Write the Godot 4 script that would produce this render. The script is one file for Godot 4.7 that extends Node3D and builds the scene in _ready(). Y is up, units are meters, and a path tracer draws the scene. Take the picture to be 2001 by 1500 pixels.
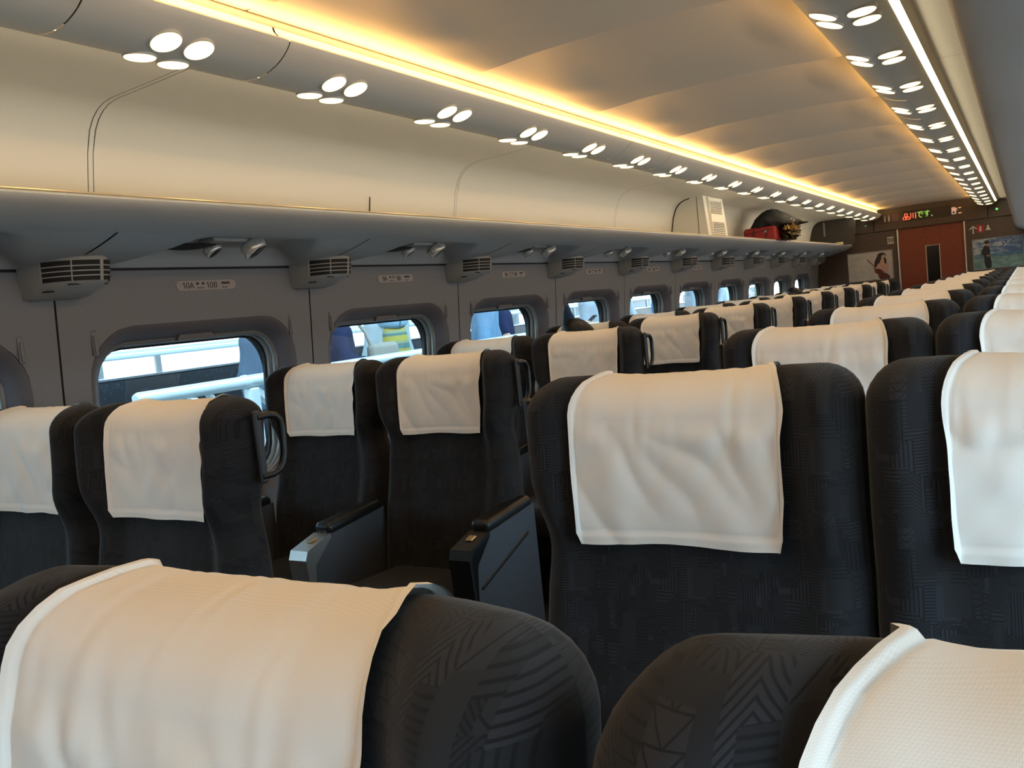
extends Node3D
# A railway carriage seen over the seat backs: origin on the floor at the carriage centre line, x across
# (negative towards the platform), y up, the carriage runs towards negative z. Units are metres.

const PITCH := 1.16            # distance between two seat rows and between two windows
const JOINT0 := -1.663         # z of the first wall joint in view
const END_Z := -13.75          # end wall with the sliding door
const NEAR_Z := 3.0            # wall behind the camera
const LAMP0 := -1.55           # first downlight cluster, one every LAMP_STEP
const LAMP_STEP := 0.61

var used := {}
var M := {}

# ------------------------------------------------------------------ mesh builder
class MB:
	var v := PackedVector3Array()
	var n := PackedVector3Array()
	var uv := PackedVector2Array()
	var ix := PackedInt32Array()

	func grid(p: PackedVector3Array, nu: int, nv: int, t := PackedVector2Array(), wrap_u := false, wrap_v := false) -> void:
		# nu points per row, nv rows; smooth normals
		var base := v.size()
		var acc := PackedVector3Array()
		acc.resize(p.size())
		var cu := nu if wrap_u else nu - 1
		var cv := nv if wrap_v else nv - 1
		for j in cv:
			for i in cu:
				var a := j * nu + i
				var b := j * nu + (i + 1) % nu
				var c := ((j + 1) % nv) * nu + (i + 1) % nu
				var d := ((j + 1) % nv) * nu + i
				var f := (p[c] - p[a]).cross(p[b] - p[d])
				acc[a] += f
				acc[b] += f
				acc[c] += f
				acc[d] += f
				ix.append_array([base + a, base + b, base + c, base + a, base + c, base + d])
		v.append_array(p)
		for k in p.size():
			n.append(acc[k].normalized() if acc[k].length_squared() > 1e-20 else Vector3.UP)
			uv.append(t[k] if t.size() else Vector2(p[k].x + p[k].z, p[k].y))

	func face(pts: Array) -> void:
		# flat convex polygon, clockwise seen from its front
		var base := v.size()
		var nn: Vector3 = (pts[2] - pts[0]).cross(pts[1] - pts[0]).normalized()
		for q in pts:
			v.append(q)
			n.append(nn)
			uv.append(Vector2(q.x + q.z, q.y) if absf(nn.y) < 0.7 else Vector2(q.x, q.z))
		for k in range(1, pts.size() - 1):
			ix.append_array([base, base + k, base + k + 1])

	func box(c: Vector3, s: Vector3, bev := 0.003, turn := Basis()) -> void:
		# chamfered box
		var h := s / 2.0
		bev = minf(bev, minf(h.x, minf(h.y, h.z)) * 0.9)
		var P := {}
		for sx in [-1, 1]:
			for sy in [-1, 1]:
				for sz in [-1, 1]:
					for ax in 3:
						var q := Vector3(sx * (h.x - bev), sy * (h.y - bev), sz * (h.z - bev))
						q[ax] = [sx, sy, sz][ax] * h[ax]
						P[[sx, sy, sz, ax]] = c + turn * q
		var put := func(pts: Array):
			var nn: Vector3 = (pts[2] - pts[0]).cross(pts[1] - pts[0])
			var mid := Vector3.ZERO
			for q in pts:
				mid += q
			if nn.dot(mid / pts.size() - c) < 0.0:
				pts.reverse()
			face(pts)
		for ax in 3:
			var o := [(ax + 1) % 3, (ax + 2) % 3]
			for s0 in [-1, 1]:
				var quad := []
				for k in [[-1, -1], [-1, 1], [1, 1], [1, -1]]:
					var key := [0, 0, 0, ax]
					key[ax] = s0
					key[o[0]] = k[0]
					key[o[1]] = k[1]
					quad.append(P[key])
				put.call(quad)
			for k in [[-1, -1], [-1, 1], [1, 1], [1, -1]]:
				var e := []
				for q in [[-1, o[0]], [-1, o[1]], [1, o[1]], [1, o[0]]]:
					var key := [0, 0, 0, q[1]]
					key[ax] = q[0]
					key[o[0]] = k[0]
					key[o[1]] = k[1]
					e.append(P[key])
				put.call(e)
		for sx in [-1, 1]:
			for sy in [-1, 1]:
				for sz in [-1, 1]:
					put.call([P[[sx, sy, sz, 0]], P[[sx, sy, sz, 1]], P[[sx, sy, sz, 2]]])

	func tube(path: Array, r, sides := 10, caps := true) -> void:
		var p := PackedVector3Array()
		var t := PackedVector2Array()
		var side := Vector3.ZERO
		var run := 0.0
		for k in path.size():
			var d: Vector3 = (path[mini(k + 1, path.size() - 1)] - path[maxi(k - 1, 0)]).normalized()
			if side == Vector3.ZERO:
				side = d.cross(Vector3(0.31, 0.87, 0.4)).normalized()
			side = (side - d * side.dot(d)).normalized()
			var up := d.cross(side)
			var rr: float = r[k] if r is Array else r
			if k:
				run += path[k].distance_to(path[k - 1])
			for i in sides:
				var a := TAU * i / sides
				p.append(path[k] + (side * cos(a) + up * sin(a)) * rr)
				t.append(Vector2(float(i) / sides * 0.3, run))
		grid(p, sides, path.size(), t, true)
		if caps:
			for e in [0, path.size() - 1]:
				var ring := []
				for i in sides:
					ring.append(p[e * sides + i])
				if e == 0:
					ring.reverse()
				ring.reverse()
				face(ring)

	func lathe(prof: Array, at := Vector3.ZERO, turn := Basis(), sides := 20) -> void:
		# prof: Vector2(radius, height) from bottom to top, axis along local y
		var p := PackedVector3Array()
		for q in prof:
			for i in sides:
				var a := -TAU * i / sides
				p.append(at + turn * Vector3(q.x * cos(a), q.y, q.x * sin(a)))
		grid(p, sides, prof.size(), PackedVector2Array(), true)

	func sweep(prof: Array, z0: float, z1: float, side := 1.0, closed := false) -> void:
		# profile of (x, y) points carried along z; x is multiplied by side; corners sharper than ~35 degrees stay crisp
		var m := prof.size()
		var segs := m if closed else m - 1
		var dirs := []
		for k in segs:
			dirs.append((prof[(k + 1) % m] - prof[k]).normalized())
		for k in segs:
			var a: Vector2 = prof[k]
			var b: Vector2 = prof[(k + 1) % m]
			var d: Vector2 = dirs[k]
			var da := d
			var db := d
			if (k > 0 or closed) and dirs[(k - 1 + segs) % segs].dot(d) > 0.82:
				da = (dirs[(k - 1 + segs) % segs] + d).normalized()
			if (k < segs - 1 or closed) and dirs[(k + 1) % segs].dot(d) > 0.82:
				db = (dirs[(k + 1) % segs] + d).normalized()
			var base := v.size()
			var zz := [z0, z1]
			for e in 2:
				v.append(Vector3(a.x * side, a.y, zz[e]))
				v.append(Vector3(b.x * side, b.y, zz[e]))
				n.append(Vector3(-da.y * side, da.x, 0))
				n.append(Vector3(-db.y * side, db.x, 0))
				uv.append(Vector2(zz[e], k * 0.1))
				uv.append(Vector2(zz[e], k * 0.1 + a.distance_to(b)))
			var q := [base, base + 1, base + 3, base + 2]
			var fn := (v[q[2]] - v[q[0]]).cross(v[q[1]] - v[q[0]])
			if fn.dot(n[q[0]]) < 0.0:
				q.reverse()
			ix.append_array([q[0], q[1], q[2], q[0], q[2], q[3]])

	func prism(outline: Array, depth: Vector3, bev := 0.0) -> void:
		# outline: coplanar Vector3 points, convex or fan-able; carried by depth
		var m := outline.size()
		var c := Vector3.ZERO
		for q in outline:
			c += q / m
		var mid := c + depth / 2.0
		var top := []
		for q in outline:
			top.append(q + depth)
		for loop in [outline, top]:
			var lc: Vector3 = c if loop == outline else c + depth
			for k in m:
				_out([lc, loop[k], loop[(k + 1) % m]], lc - mid)
		for k in m:
			var a: Vector3 = outline[k]
			var b: Vector3 = outline[(k + 1) % m]
			_out([a, b, b + depth, a + depth], (a + b) / 2.0 + depth / 2.0 - mid)

	func _out(pts: Array, want: Vector3) -> void:
		var nn: Vector3 = (pts[2] - pts[0]).cross(pts[1] - pts[0])
		if nn.dot(want) < 0.0:
			pts.reverse()
		face(pts)

	func done() -> ArrayMesh:
		var a := []
		a.resize(Mesh.ARRAY_MAX)
		a[Mesh.ARRAY_VERTEX] = v
		a[Mesh.ARRAY_NORMAL] = n
		a[Mesh.ARRAY_TEX_UV] = uv
		a[Mesh.ARRAY_INDEX] = ix
		var m := ArrayMesh.new()
		m.add_surface_from_arrays(Mesh.PRIMITIVE_TRIANGLES, a)
		return m

# ------------------------------------------------------------------ naming helpers
func numbered(called: String) -> String:
	var k: int = used.get(called, -1) + 1
	used[called] = k
	return called if k == 0 else "%s_%03d" % [called, k]

func tag(o: Node, label: String, category: String, group := "", kind := "") -> Node:
	if label:
		o.set_meta("label", label)
	if category:
		o.set_meta("category", category)
	if group:
		o.set_meta("group", group)
	if kind:
		o.set_meta("kind", kind)
	return o

func thing(called: String, label: String, category: String, at := Vector3.ZERO, group := "", kind := "") -> Node3D:
	var o := Node3D.new()
	o.name = numbered(called)
	o.position = at
	add_child(o)
	tag(o, label, category, group, kind)
	return o

func part(called: String, mesh: Mesh, m: Material, parent: Node, at := Vector3.ZERO) -> MeshInstance3D:
	var o := MeshInstance3D.new()
	o.name = numbered(called) if parent == self else called
	o.mesh = mesh
	o.material_override = m
	o.position = at
	parent.add_child(o, true)
	return o

func structure(called: String, label: String, category: String) -> Node3D:
	var o := Node3D.new()
	o.name = called
	add_child(o)
	tag(o, label, category, "", "structure")
	return o

func copy(src: Node3D, at: Vector3) -> Node3D:
	var c: Node3D = src.duplicate()
	c.name = numbered(String(src.name).rstrip("0123456789").rstrip("_"))
	c.position = at
	add_child(c)
	return c

func lin(r: float, g: float, b: float) -> Color:
	return Color(r, g, b).linear_to_srgb()

func mat(called: String, c: Color, rough := 0.6, metal := 0.0, spec := 0.5) -> StandardMaterial3D:
	var m := StandardMaterial3D.new()
	m.resource_name = called
	m.albedo_color = c
	m.roughness = rough
	m.metallic = metal
	m.metallic_specular = spec
	M[called] = m
	return m

func glow(called: String, c: Color, e: float) -> StandardMaterial3D:
	var m := mat(called, Color(0.8, 0.78, 0.74), 0.5)
	m.emission_enabled = true
	m.emission = c
	m.emission_energy_multiplier = e
	return m

func noise_tex(freq: float, lo: Color, hi: Color, size := 256, sd := 1, kind := FastNoiseLite.TYPE_SIMPLEX_SMOOTH) -> NoiseTexture2D:
	var f := FastNoiseLite.new()
	f.seed = sd
	f.noise_type = kind
	f.frequency = freq
	var t := NoiseTexture2D.new()
	t.width = size
	t.height = size
	t.seamless = true
	t.noise = f
	var g := Gradient.new()
	g.colors = PackedColorArray([lo, hi])
	g.offsets = PackedFloat32Array([0.25, 0.75])
	t.color_ramp = g
	return t

const ORD := ["first", "second", "third", "fourth", "fifth", "sixth", "seventh", "eighth", "ninth", "tenth", "eleventh", "twelfth", "thirteenth", "fourteenth", "fifteenth", "sixteenth", "seventeenth", "eighteenth", "nineteenth", "twentieth", "last"]

# ------------------------------------------------------------------ scene
func _ready() -> void:
	# camera
	var cam := Camera3D.new()
	cam.name = "camera"
	cam.fov = 47.86
	cam.near = 0.03
	cam.far = 300.0
	cam.transform = Transform3D(Basis(Vector3(0.856536, -0.104052, -0.50549), Vector3(0.046072, 0.99097, -0.125918), Vector3(0.514027, 0.084564, 0.853595)).orthonormalized(), Vector3(1.13, 1.32, 0.0))
	add_child(cam)
	cam.current = true
	# daylight: a bright hazy sky, no sun disc in view
	var env := Environment.new()
	var sky_m := ProceduralSkyMaterial.new()
	sky_m.sky_top_color = lin(0.44, 0.75, 1.0)
	sky_m.sky_horizon_color = lin(0.55, 0.83, 1.0)
	sky_m.ground_horizon_color = lin(0.42, 0.46, 0.48)
	sky_m.ground_bottom_color = lin(0.36, 0.38, 0.39)
	var sky := Sky.new()
	sky.sky_material = sky_m
	env.background_mode = Environment.BG_SKY
	env.sky = sky
	env.background_energy_multiplier = 14.5
	env.tonemap_mode = Environment.TONE_MAPPER_LINEAR
	env.tonemap_exposure = 1.0
	env.sdfgi_enabled = true
	env.ssao_enabled = true
	env.ssil_enabled = true
	var we := WorldEnvironment.new()
	we.name = "world"
	we.environment = env
	add_child(we)

	materials()
	shell()
	ceiling_panels()
	racks()
	light_panels()
	end_wall()
	seats()
	rack_things()
	small_fittings()
	platform()
	people()

# lamp colours and strengths
const STRIP_COLOR := Color(1.0, 0.56, 0.18)      # linear
const OUTER_COLOR := Color(1.0, 0.86, 0.57)      # linear
const SPOT_COLOR := Color(1.0, 0.65, 0.34)       # linear
const STRIP_ENERGY := 0.20                        # per metre
const OUTER_ENERGY := 0.125
const SPOT_ENERGY := 0.084

func area(called: String, at: Vector3, dir: Vector3, size: Vector2, c: Color, e: float, parent: Node) -> void:
	var l := AreaLight3D.new()
	l.name = called
	l.light_color = c.linear_to_srgb()
	l.light_energy = e
	l.area_size = size
	l.shadow_enabled = true
	l.area_range = 20.0
	l.area_attenuation = 2.0
	parent.add_child(l, true)
	l.position = at
	l.basis = Basis.looking_at(dir, Vector3(0, 0, 1))

func materials() -> void:
	var w := mat("wall_laminate", Color(0.455, 0.462, 0.478), 0.55, 0.0, 0.4)
	w.albedo_texture = noise_tex(0.22, Color(0.93, 0.93, 0.93), Color(1, 1, 1), 256, 3)
	w.uv1_triplanar = true
	w.uv1_world_triplanar = true
	w.uv1_scale = Vector3(3, 3, 3)
	mat("bevel_grey", Color(0.34, 0.33, 0.35), 0.6)
	mat("joint_dark", Color(0.16, 0.13, 0.12), 0.8)
	mat("rack_grey", Color(0.60, 0.61, 0.61), 0.5, 0.0, 0.5)
	mat("rack_cream", Color(0.82, 0.795, 0.75), 0.42, 0.0, 0.45)
	mat("ceiling_cream", Color(0.79, 0.755, 0.69), 0.5, 0.0, 0.3)
	mat("lamp_panel_grey", Color(0.79, 0.79, 0.76), 0.4, 0.0, 0.5)
	mat("silver", Color(0.80, 0.79, 0.77), 0.3, 0.9)
	mat("steel", Color(0.72, 0.73, 0.74), 0.28, 0.9)
	mat("brass_trim", Color(0.80, 0.70, 0.55), 0.28, 0.85)
	mat("frame_grey", Color(0.50, 0.50, 0.49), 0.4, 0.3)
	mat("rubber", Color(0.05, 0.05, 0.055), 0.6)
	var g := mat("pane_glass", Color(0.5, 0.6, 0.65, 0.02), 0.02)
	g.transparency = BaseMaterial3D.TRANSPARENCY_ALPHA
	mat("vent_grey", Color(0.55, 0.55, 0.54), 0.55)
	mat("vent_dark", Color(0.06, 0.06, 0.06), 0.8)
	mat("label_plate", Color(0.54, 0.525, 0.525), 0.5)
	mat("print_dark", Color(0.12, 0.12, 0.14), 0.6)
	mat("carpet", Color(0.20, 0.17, 0.15), 0.95)
	M["carpet"].albedo_texture = noise_tex(0.4, Color(0.7, 0.7, 0.7), Color(1, 1, 1), 256, 9)
	M["carpet"].uv1_triplanar = true
	M["carpet"].uv1_scale = Vector3(8, 8, 8)
	var bw := mat("brown_laminate", Color(0.30, 0.24, 0.20), 0.4, 0.0, 0.5)
	bw.albedo_texture = noise_tex(0.05, Color(0.8, 0.8, 0.8), Color(1, 1, 1), 256, 5)
	bw.uv1_triplanar = true
	bw.uv1_scale = Vector3(1.0, 6.0, 1.0)
	var dr := mat("door_red_brown", Color(0.50, 0.22, 0.13), 0.4, 0.0, 0.5)
	dr.albedo_texture = noise_tex(0.05, Color(0.85, 0.85, 0.85), Color(1, 1, 1), 256, 6)
	dr.uv1_triplanar = true
	dr.uv1_scale = Vector3(6.0, 1.0, 1.0)
	mat("dark_glass", Color(0.10, 0.09, 0.09), 0.12)
	mat("handle_grey", Color(0.13, 0.13, 0.14), 0.5)
	mat("brown_dark", Color(0.17, 0.14, 0.115), 0.5)
	mat("black_plastic", Color(0.05, 0.05, 0.055), 0.45)
	mat("arm_grey", Color(0.27, 0.275, 0.295), 0.45, 0.1)
	mat("pad_black", Color(0.045, 0.042, 0.04), 0.4)
	glow("strip_lamp", STRIP_COLOR.linear_to_srgb(), 2.6)
	glow("outer_lamp", OUTER_COLOR.linear_to_srgb(), 2.6)
	glow("spot_lens", Color(1.0, 0.86, 0.62).srgb_to_linear().linear_to_srgb(), 3.2)
	fabric()
	cloth_material()

func fabric() -> void:
	# charcoal moquette: patches of herringbone, bars, wedges and plain pile
	var sz := 512
	var im := Image.create(sz, sz, false, Image.FORMAT_RGB8)
	var r := RandomNumberGenerator.new()
	r.seed = 11
	var cols := [Color(0.145, 0.140, 0.145), Color(0.163, 0.160, 0.170), Color(0.128, 0.124, 0.130)]
	im.fill(cols[0])
	for k in 190:
		var pw := r.randi_range(34, 84)
		var ph := r.randi_range(60, 150)
		var x0 := r.randi_range(0, sz - 1)
		var y0 := r.randi_range(0, sz - 1)
		var kind := mini(r.randi_range(0, 9), 9) % 5 if r.randf() > 0.12 else r.randi_range(0, 3)
		var c: Color = cols[r.randi_range(0, 2)]
		var step := r.randi_range(9, 14)
		for y in ph:
			for x in pw:
				var hit := false
				var cx := absi(x - pw / 2)
				match kind:
					0: hit = posmod(y + cx, step) < 4
					1: hit = posmod(y, step) < 4
					2: hit = posmod(x, step) < 4
					3: hit = absi(posmod(y * 2, pw) - cx * 2) < 4 or posmod(y * 2, pw) < 4
					_: hit = false
				im.set_pixel((x0 + x) % sz, (y0 + y) % sz, Color(0.092, 0.088, 0.093) if hit else c)
	var m := mat("moquette", Color(1, 1, 1), 0.9, 0.0, 0.25)
	m.albedo_texture = ImageTexture.create_from_image(im)
	m.uv1_scale = Vector3(4.8, 4.8, 1)
	m.rim_enabled = true
	m.rim = 0.18
	m.rim_tint = 0.6

func cloth_material() -> void:
	var sz := 128
	var im := Image.create(sz, sz, false, Image.FORMAT_RGB8)
	for y in sz:
		for x in sz:
			var a := 0.5 + 0.5 * sin(TAU * x / 8.0)
			var b := 0.5 + 0.5 * sin(TAU * y / 8.0)
			var w := a if (x / 8 + y / 8) % 2 == 0 else b
			im.set_pixel(x, y, Color.WHITE * (0.95 + 0.05 * w))
	var m := mat("cover_cloth", Color(0.90, 0.875, 0.845), 0.85, 0.0, 0.2)
	m.albedo_texture = ImageTexture.create_from_image(im)
	m.uv1_scale = Vector3(60, 60, 1)
	m.backlight_enabled = true
	m.backlight = Color(0.10, 0.10, 0.10)

# ------------------------------------------------------------------ the carriage body
func wall_x(y: float) -> float:
	return 1.547 + (1.5 - y) * 0.085

func joint(k: int) -> float:
	return JOINT0 - PITCH * k

const WY := 1.045       # window centre height
const WH := 0.425       # half length of the window opening
const WV := 0.305       # half height
const WR := 0.135       # corner radius

func round_rect(a: float, hw: float, hh: float, r: float) -> float:
	# distance from the centre to a rounded rectangle in direction a
	var d := Vector2(cos(a), sin(a))
	var lo := 0.0
	var hi := hw + hh
	for i in 26:
		var m := (lo + hi) / 2.0
		var q := (d * m).abs() - Vector2(hw - r, hh - r)
		if Vector2(maxf(q.x, 0), maxf(q.y, 0)).length() + minf(maxf(q.x, q.y), 0.0) < r:
			lo = m
		else:
			hi = m
	return lo

func ring_mesh(steps: Array, side: float) -> ArrayMesh:
	# steps: [inset, depth outward]; a loft of rounded rectangles round the window, local z and y about its centre
	var mb := MB.new()
	var p := PackedVector3Array()
	var nn := 72
	for s in steps:
		for i in nn:
			var a := TAU * i / nn
			var r := round_rect(a, WH - s[0], WV - s[0], WR - s[0])
			var y: float = WY + sin(a) * r
			p.append(Vector3(side * (wall_x(y) + s[1]), y, -side * cos(a) * r))
	mb.grid(p, nn, steps.size(), PackedVector2Array(), true)
	return mb.done()

func panel_mesh(side: float, z_len: float, y0: float, y1: float, out: float, bevel: bool) -> ArrayMesh:
	var mb := MB.new()
	var angles := []
	for i in 72:
		angles.append(TAU * i / 72)
	var hz := z_len / 2.0
	for c in [[hz, y1 - WY], [-hz, y1 - WY], [-hz, y0 - WY], [hz, y0 - WY]]:
		angles.append(fposmod(atan2(c[1], c[0]), TAU))
	angles.sort()
	var rect := func(a: float) -> float:
		var t := 1e9
		if absf(cos(a)) > 1e-6:
			t = minf(t, hz / absf(cos(a)))
		if sin(a) > 1e-6:
			t = minf(t, (y1 - WY) / sin(a))
		elif sin(a) < -1e-6:
			t = minf(t, (y0 - WY) / sin(a))
		return t
	var rows := []
	if bevel:
		rows = [[0.0, 0.0], [0.5, 0.0], [1.0, 0.0]]
	else:
		rows = [[0.0, 0.0], [1.0, 0.0]]
	var p := PackedVector3Array()
	for r in rows:
		for a in angles:
			var t0: float = rect.call(a)
			var t1 := round_rect(a, WH + (0.055 if bevel else 0.0), WV + (0.055 if bevel else 0.0), WR + 0.05)
			var t := lerpf(t0, t1, r[0])
			var y: float = WY + sin(a) * t
			p.append(Vector3(side * (wall_x(y) + out), y, -side * cos(a) * t))
	mb.grid(p, angles.size(), rows.size(), PackedVector2Array(), true)
	return mb.done()

func shell() -> void:
	# floor
	var fl := structure("floor", "brown grey carpeted carriage floor", "floor")
	var fb := MB.new()
	fb.box(Vector3(0, -0.06, (NEAR_Z + END_Z) / 2), Vector3(3.4, 0.12, NEAR_Z - END_Z + 0.4), 0.0)
	part("carpet", fb.done(), M["carpet"], fl)
	for side in [-1.0, 1.0]:
		var nm := "wall_left" if side < 0 else "wall_right"
		var w := structure(nm, "grey mauve side wall of pressed panels on the platform side" if side < 0 else "grey mauve side wall of pressed panels away from the platform", "wall")
		var pm := panel_mesh(side, PITCH - 0.007, 0.0, 1.595, 0.0, true)
		var bm := ring_mesh([[-0.055, 0.0], [-0.044, 0.003], [-0.030, 0.013], [-0.016, 0.030], [-0.004, 0.052], [0.0, 0.060]], side)
		var om := panel_mesh(side, PITCH, -0.12, 2.25, 0.15, false)
		var rm := ring_mesh([[0.0, 0.060], [0.0, 0.150]], side)
		var fr1 := ring_mesh([[0.0, 0.058], [0.012, 0.062], [0.014, 0.075], [0.0, 0.080]], side)
		var fr2 := ring_mesh([[0.004, 0.082], [0.016, 0.088], [0.018, 0.104]], side)
		var fr3 := ring_mesh([[0.012, 0.104], [0.024, 0.106], [0.026, 0.118]], side)
		var gm := MB.new()
		var ring := []
		for i in 48:
			var a := TAU * i / 48
			var r := round_rect(a, WH - 0.015, WV - 0.015, WR - 0.015)
			var y := WY + sin(a) * r
			ring.append(Vector3(side * (wall_x(y) + 0.112), y, -side * cos(a) * r))
		for i in 48:
			gm.face([Vector3(side * (wall_x(WY) + 0.112), WY, 0), ring[i], ring[(i + 1) % 48]])
		var pane := gm.done()
		var tb := MB.new()
		var tp := []
		for i in 13:
			var a := PI * i / 12
			tp.append(Vector3(side * (wall_x(1.36) + 0.045), 1.338 + sin(a) * 0.038, -cos(a) * 0.085))
		tb.prism(tp, Vector3(side * 0.03, 0, 0))
		var tab := tb.done()
		var n := 0
		for k in range(-4, 10):
			var zc := joint(k) - PITCH / 2
			var pp := part("wall_panel", pm, M["wall_laminate"], w, Vector3(0, 0, zc))
			part("window_bevel", bm, M["bevel_grey"], pp)
			part("outer_skin", om, M["frame_grey"], w, Vector3(0, 0, zc))
			n += 1
			var win := structure("window_%d" % (n if side < 0 else n + 14), "rounded train window in the %s" % ("platform side wall" if side < 0 else "wall away from the platform"), "window")
			win.position.z = zc
			part("reveal", rm, M["rubber"], win)
			part("frame", fr1, M["frame_grey"], win)
			part("frame", fr2, M["frame_grey"], win)
			part("gasket", fr3, M["rubber"], win)
			part("pane", pane, M["pane_glass"], win)
			part("blind_tab", tab, M["bevel_grey"], win)
		# joint strips behind the gaps, last plain panel, dark joint between wall and rack
		var jb := MB.new()
		jb.sweep([Vector2(wall_x(0) + 0.006, 0), Vector2(wall_x(1.6) + 0.006, 1.6)], -0.02, 0.02, side)
		var jm := jb.done()
		for k in range(-4, 11):
			part("joint_strip", jm, M["joint_dark"], w, Vector3(0, 0, joint(k)))
		var lb := MB.new()
		lb.sweep([Vector2(wall_x(0), 0), Vector2(wall_x(1.595), 1.595)], joint(10) - 0.004, END_Z, side)
		part("wall_panel", lb.done(), M["wall_laminate"], w)
		var db := MB.new()
		db.sweep([Vector2(wall_x(1.595) , 1.595), Vector2(wall_x(1.595) + 0.012, 1.595), Vector2(wall_x(1.595) + 0.012, 1.64)], NEAR_Z, END_Z, side)
		part("shadow_gap", db.done(), M["joint_dark"], w)
		var ub := MB.new()
		ub.sweep([Vector2(1.70, -0.12), Vector2(1.70, 1.9), Vector2(1.52, 2.35), Vector2(0.9, 2.6), Vector2(0, 2.66)], NEAR_Z + 0.1, END_Z - 0.2, side)
		# only the roof part of the outer body (above the windows)
		var rb := MB.new()
		rb.sweep([Vector2(1.66, 2.2), Vector2(1.45, 2.42), Vector2(0.9, 2.6), Vector2(0, 2.66)], NEAR_Z + 0.1, END_Z - 0.2, side)
		part("roof_shell", rb.done(), M["frame_grey"], w)
	# wall behind the camera
	var nw := structure("wall_front", "brown end wall behind the camera", "wall")
	var nb := MB.new()
	nb.box(Vector3(0, 1.25, NEAR_Z + 0.05), Vector3(3.5, 2.8, 0.1), 0.0)
	part("end_panel", nb.done(), M["brown_laminate"], nw)

func ceil_y(x: float, t: float) -> float:
	# hung ceiling panel: high at its near end, curving down to its flat far end, a shallow oval pad beside each lamp strip
	var e := clampf(absf(x) / 0.65, 0.0, 1.0)
	var y := 2.200 + 0.016 * (1.0 - e * e)
	y += 0.105 * pow(1.0 - t, 2.4) * smoothstep(0.0, 0.36, 1.0 - e)
	y -= 0.014 * t * smoothstep(0.02, 0.20, 1.0 - e) * (1.0 - 0.6 * smoothstep(0.20, 0.6, 1.0 - e))
	var q := Vector2((absf(x) - 0.43) / 0.13, (t - 0.50) / 0.27).length()
	if q < 1.0:
		y -= 0.012 * pow(1.0 - q * q, 1.5)
	return y

func ceiling_panels() -> void:
	var c := structure("ceiling", "cream ceiling of hung curved panels between the two lamp strips", "ceiling")
	var len := 1.016
	var mb := MB.new()
	var p := PackedVector3Array()
	var nx := 66
	var nz := 34
	for j in nz:
		for i in nx:
			var x := lerpf(-0.652, 0.652, float(i) / (nx - 1))
			var t := float(j) / (nz - 1)
			p.append(Vector3(x, ceil_y(x, t), -t * (len - 0.006)))
	mb.grid(p, nx, nz)
	# returned far edge
	var e := PackedVector3Array()
	for j in 2:
		for i in nx:
			var x := lerpf(-0.652, 0.652, float(i) / (nx - 1))
			e.append(Vector3(x, ceil_y(x, 1.0) + j * 0.05, -(len - 0.006)))
	mb.grid(e, nx, 2)
	var m := mb.done()
	for k in range(-5, 12):
		var z0 := -1.77 - len * k
		if z0 < END_Z:
			break
		var pn := part("ceiling_panel", m, M["ceiling_cream"], c, Vector3(0, 0, z0))
		if z0 - len < END_Z - 0.1:
			pn.scale.z = (z0 - END_Z) / len
	var tb := MB.new()
	tb.box(Vector3(0, 2.42, (NEAR_Z + END_Z) / 2), Vector3(2.2, 0.04, NEAR_Z - END_Z), 0.0)
	part("roof_liner", tb.done(), M["ceiling_cream"], c)

# ------------------------------------------------------------------ overhead racks
const RACK_BACK := [Vector2(1.505, 1.735), Vector2(1.494, 1.838), Vector2(1.482, 1.90), Vector2(1.467, 1.97), Vector2(1.440, 2.038), Vector2(1.415, 2.070), Vector2(1.385, 2.093), Vector2(1.350, 2.107), Vector2(1.31, 2.114), Vector2(1.113, 2.121), Vector2(0.98, 2.127), Vector2(0.868, 2.132)]

func scoop(z: float, s: float) -> float:
	# hollow for the reading lamps in the rack's underside; z from the window centre, s = 0 at the wall, 1 at the fold
	var w := 0.47 - 0.20 * s
	var q := absf(z + 0.02) / w
	var d := smoothstep(1.0, 0.72, q) * smoothstep(0.96, 0.72, s)
	return 0.065 * d * smoothstep(0.0, 0.14, s)

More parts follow.
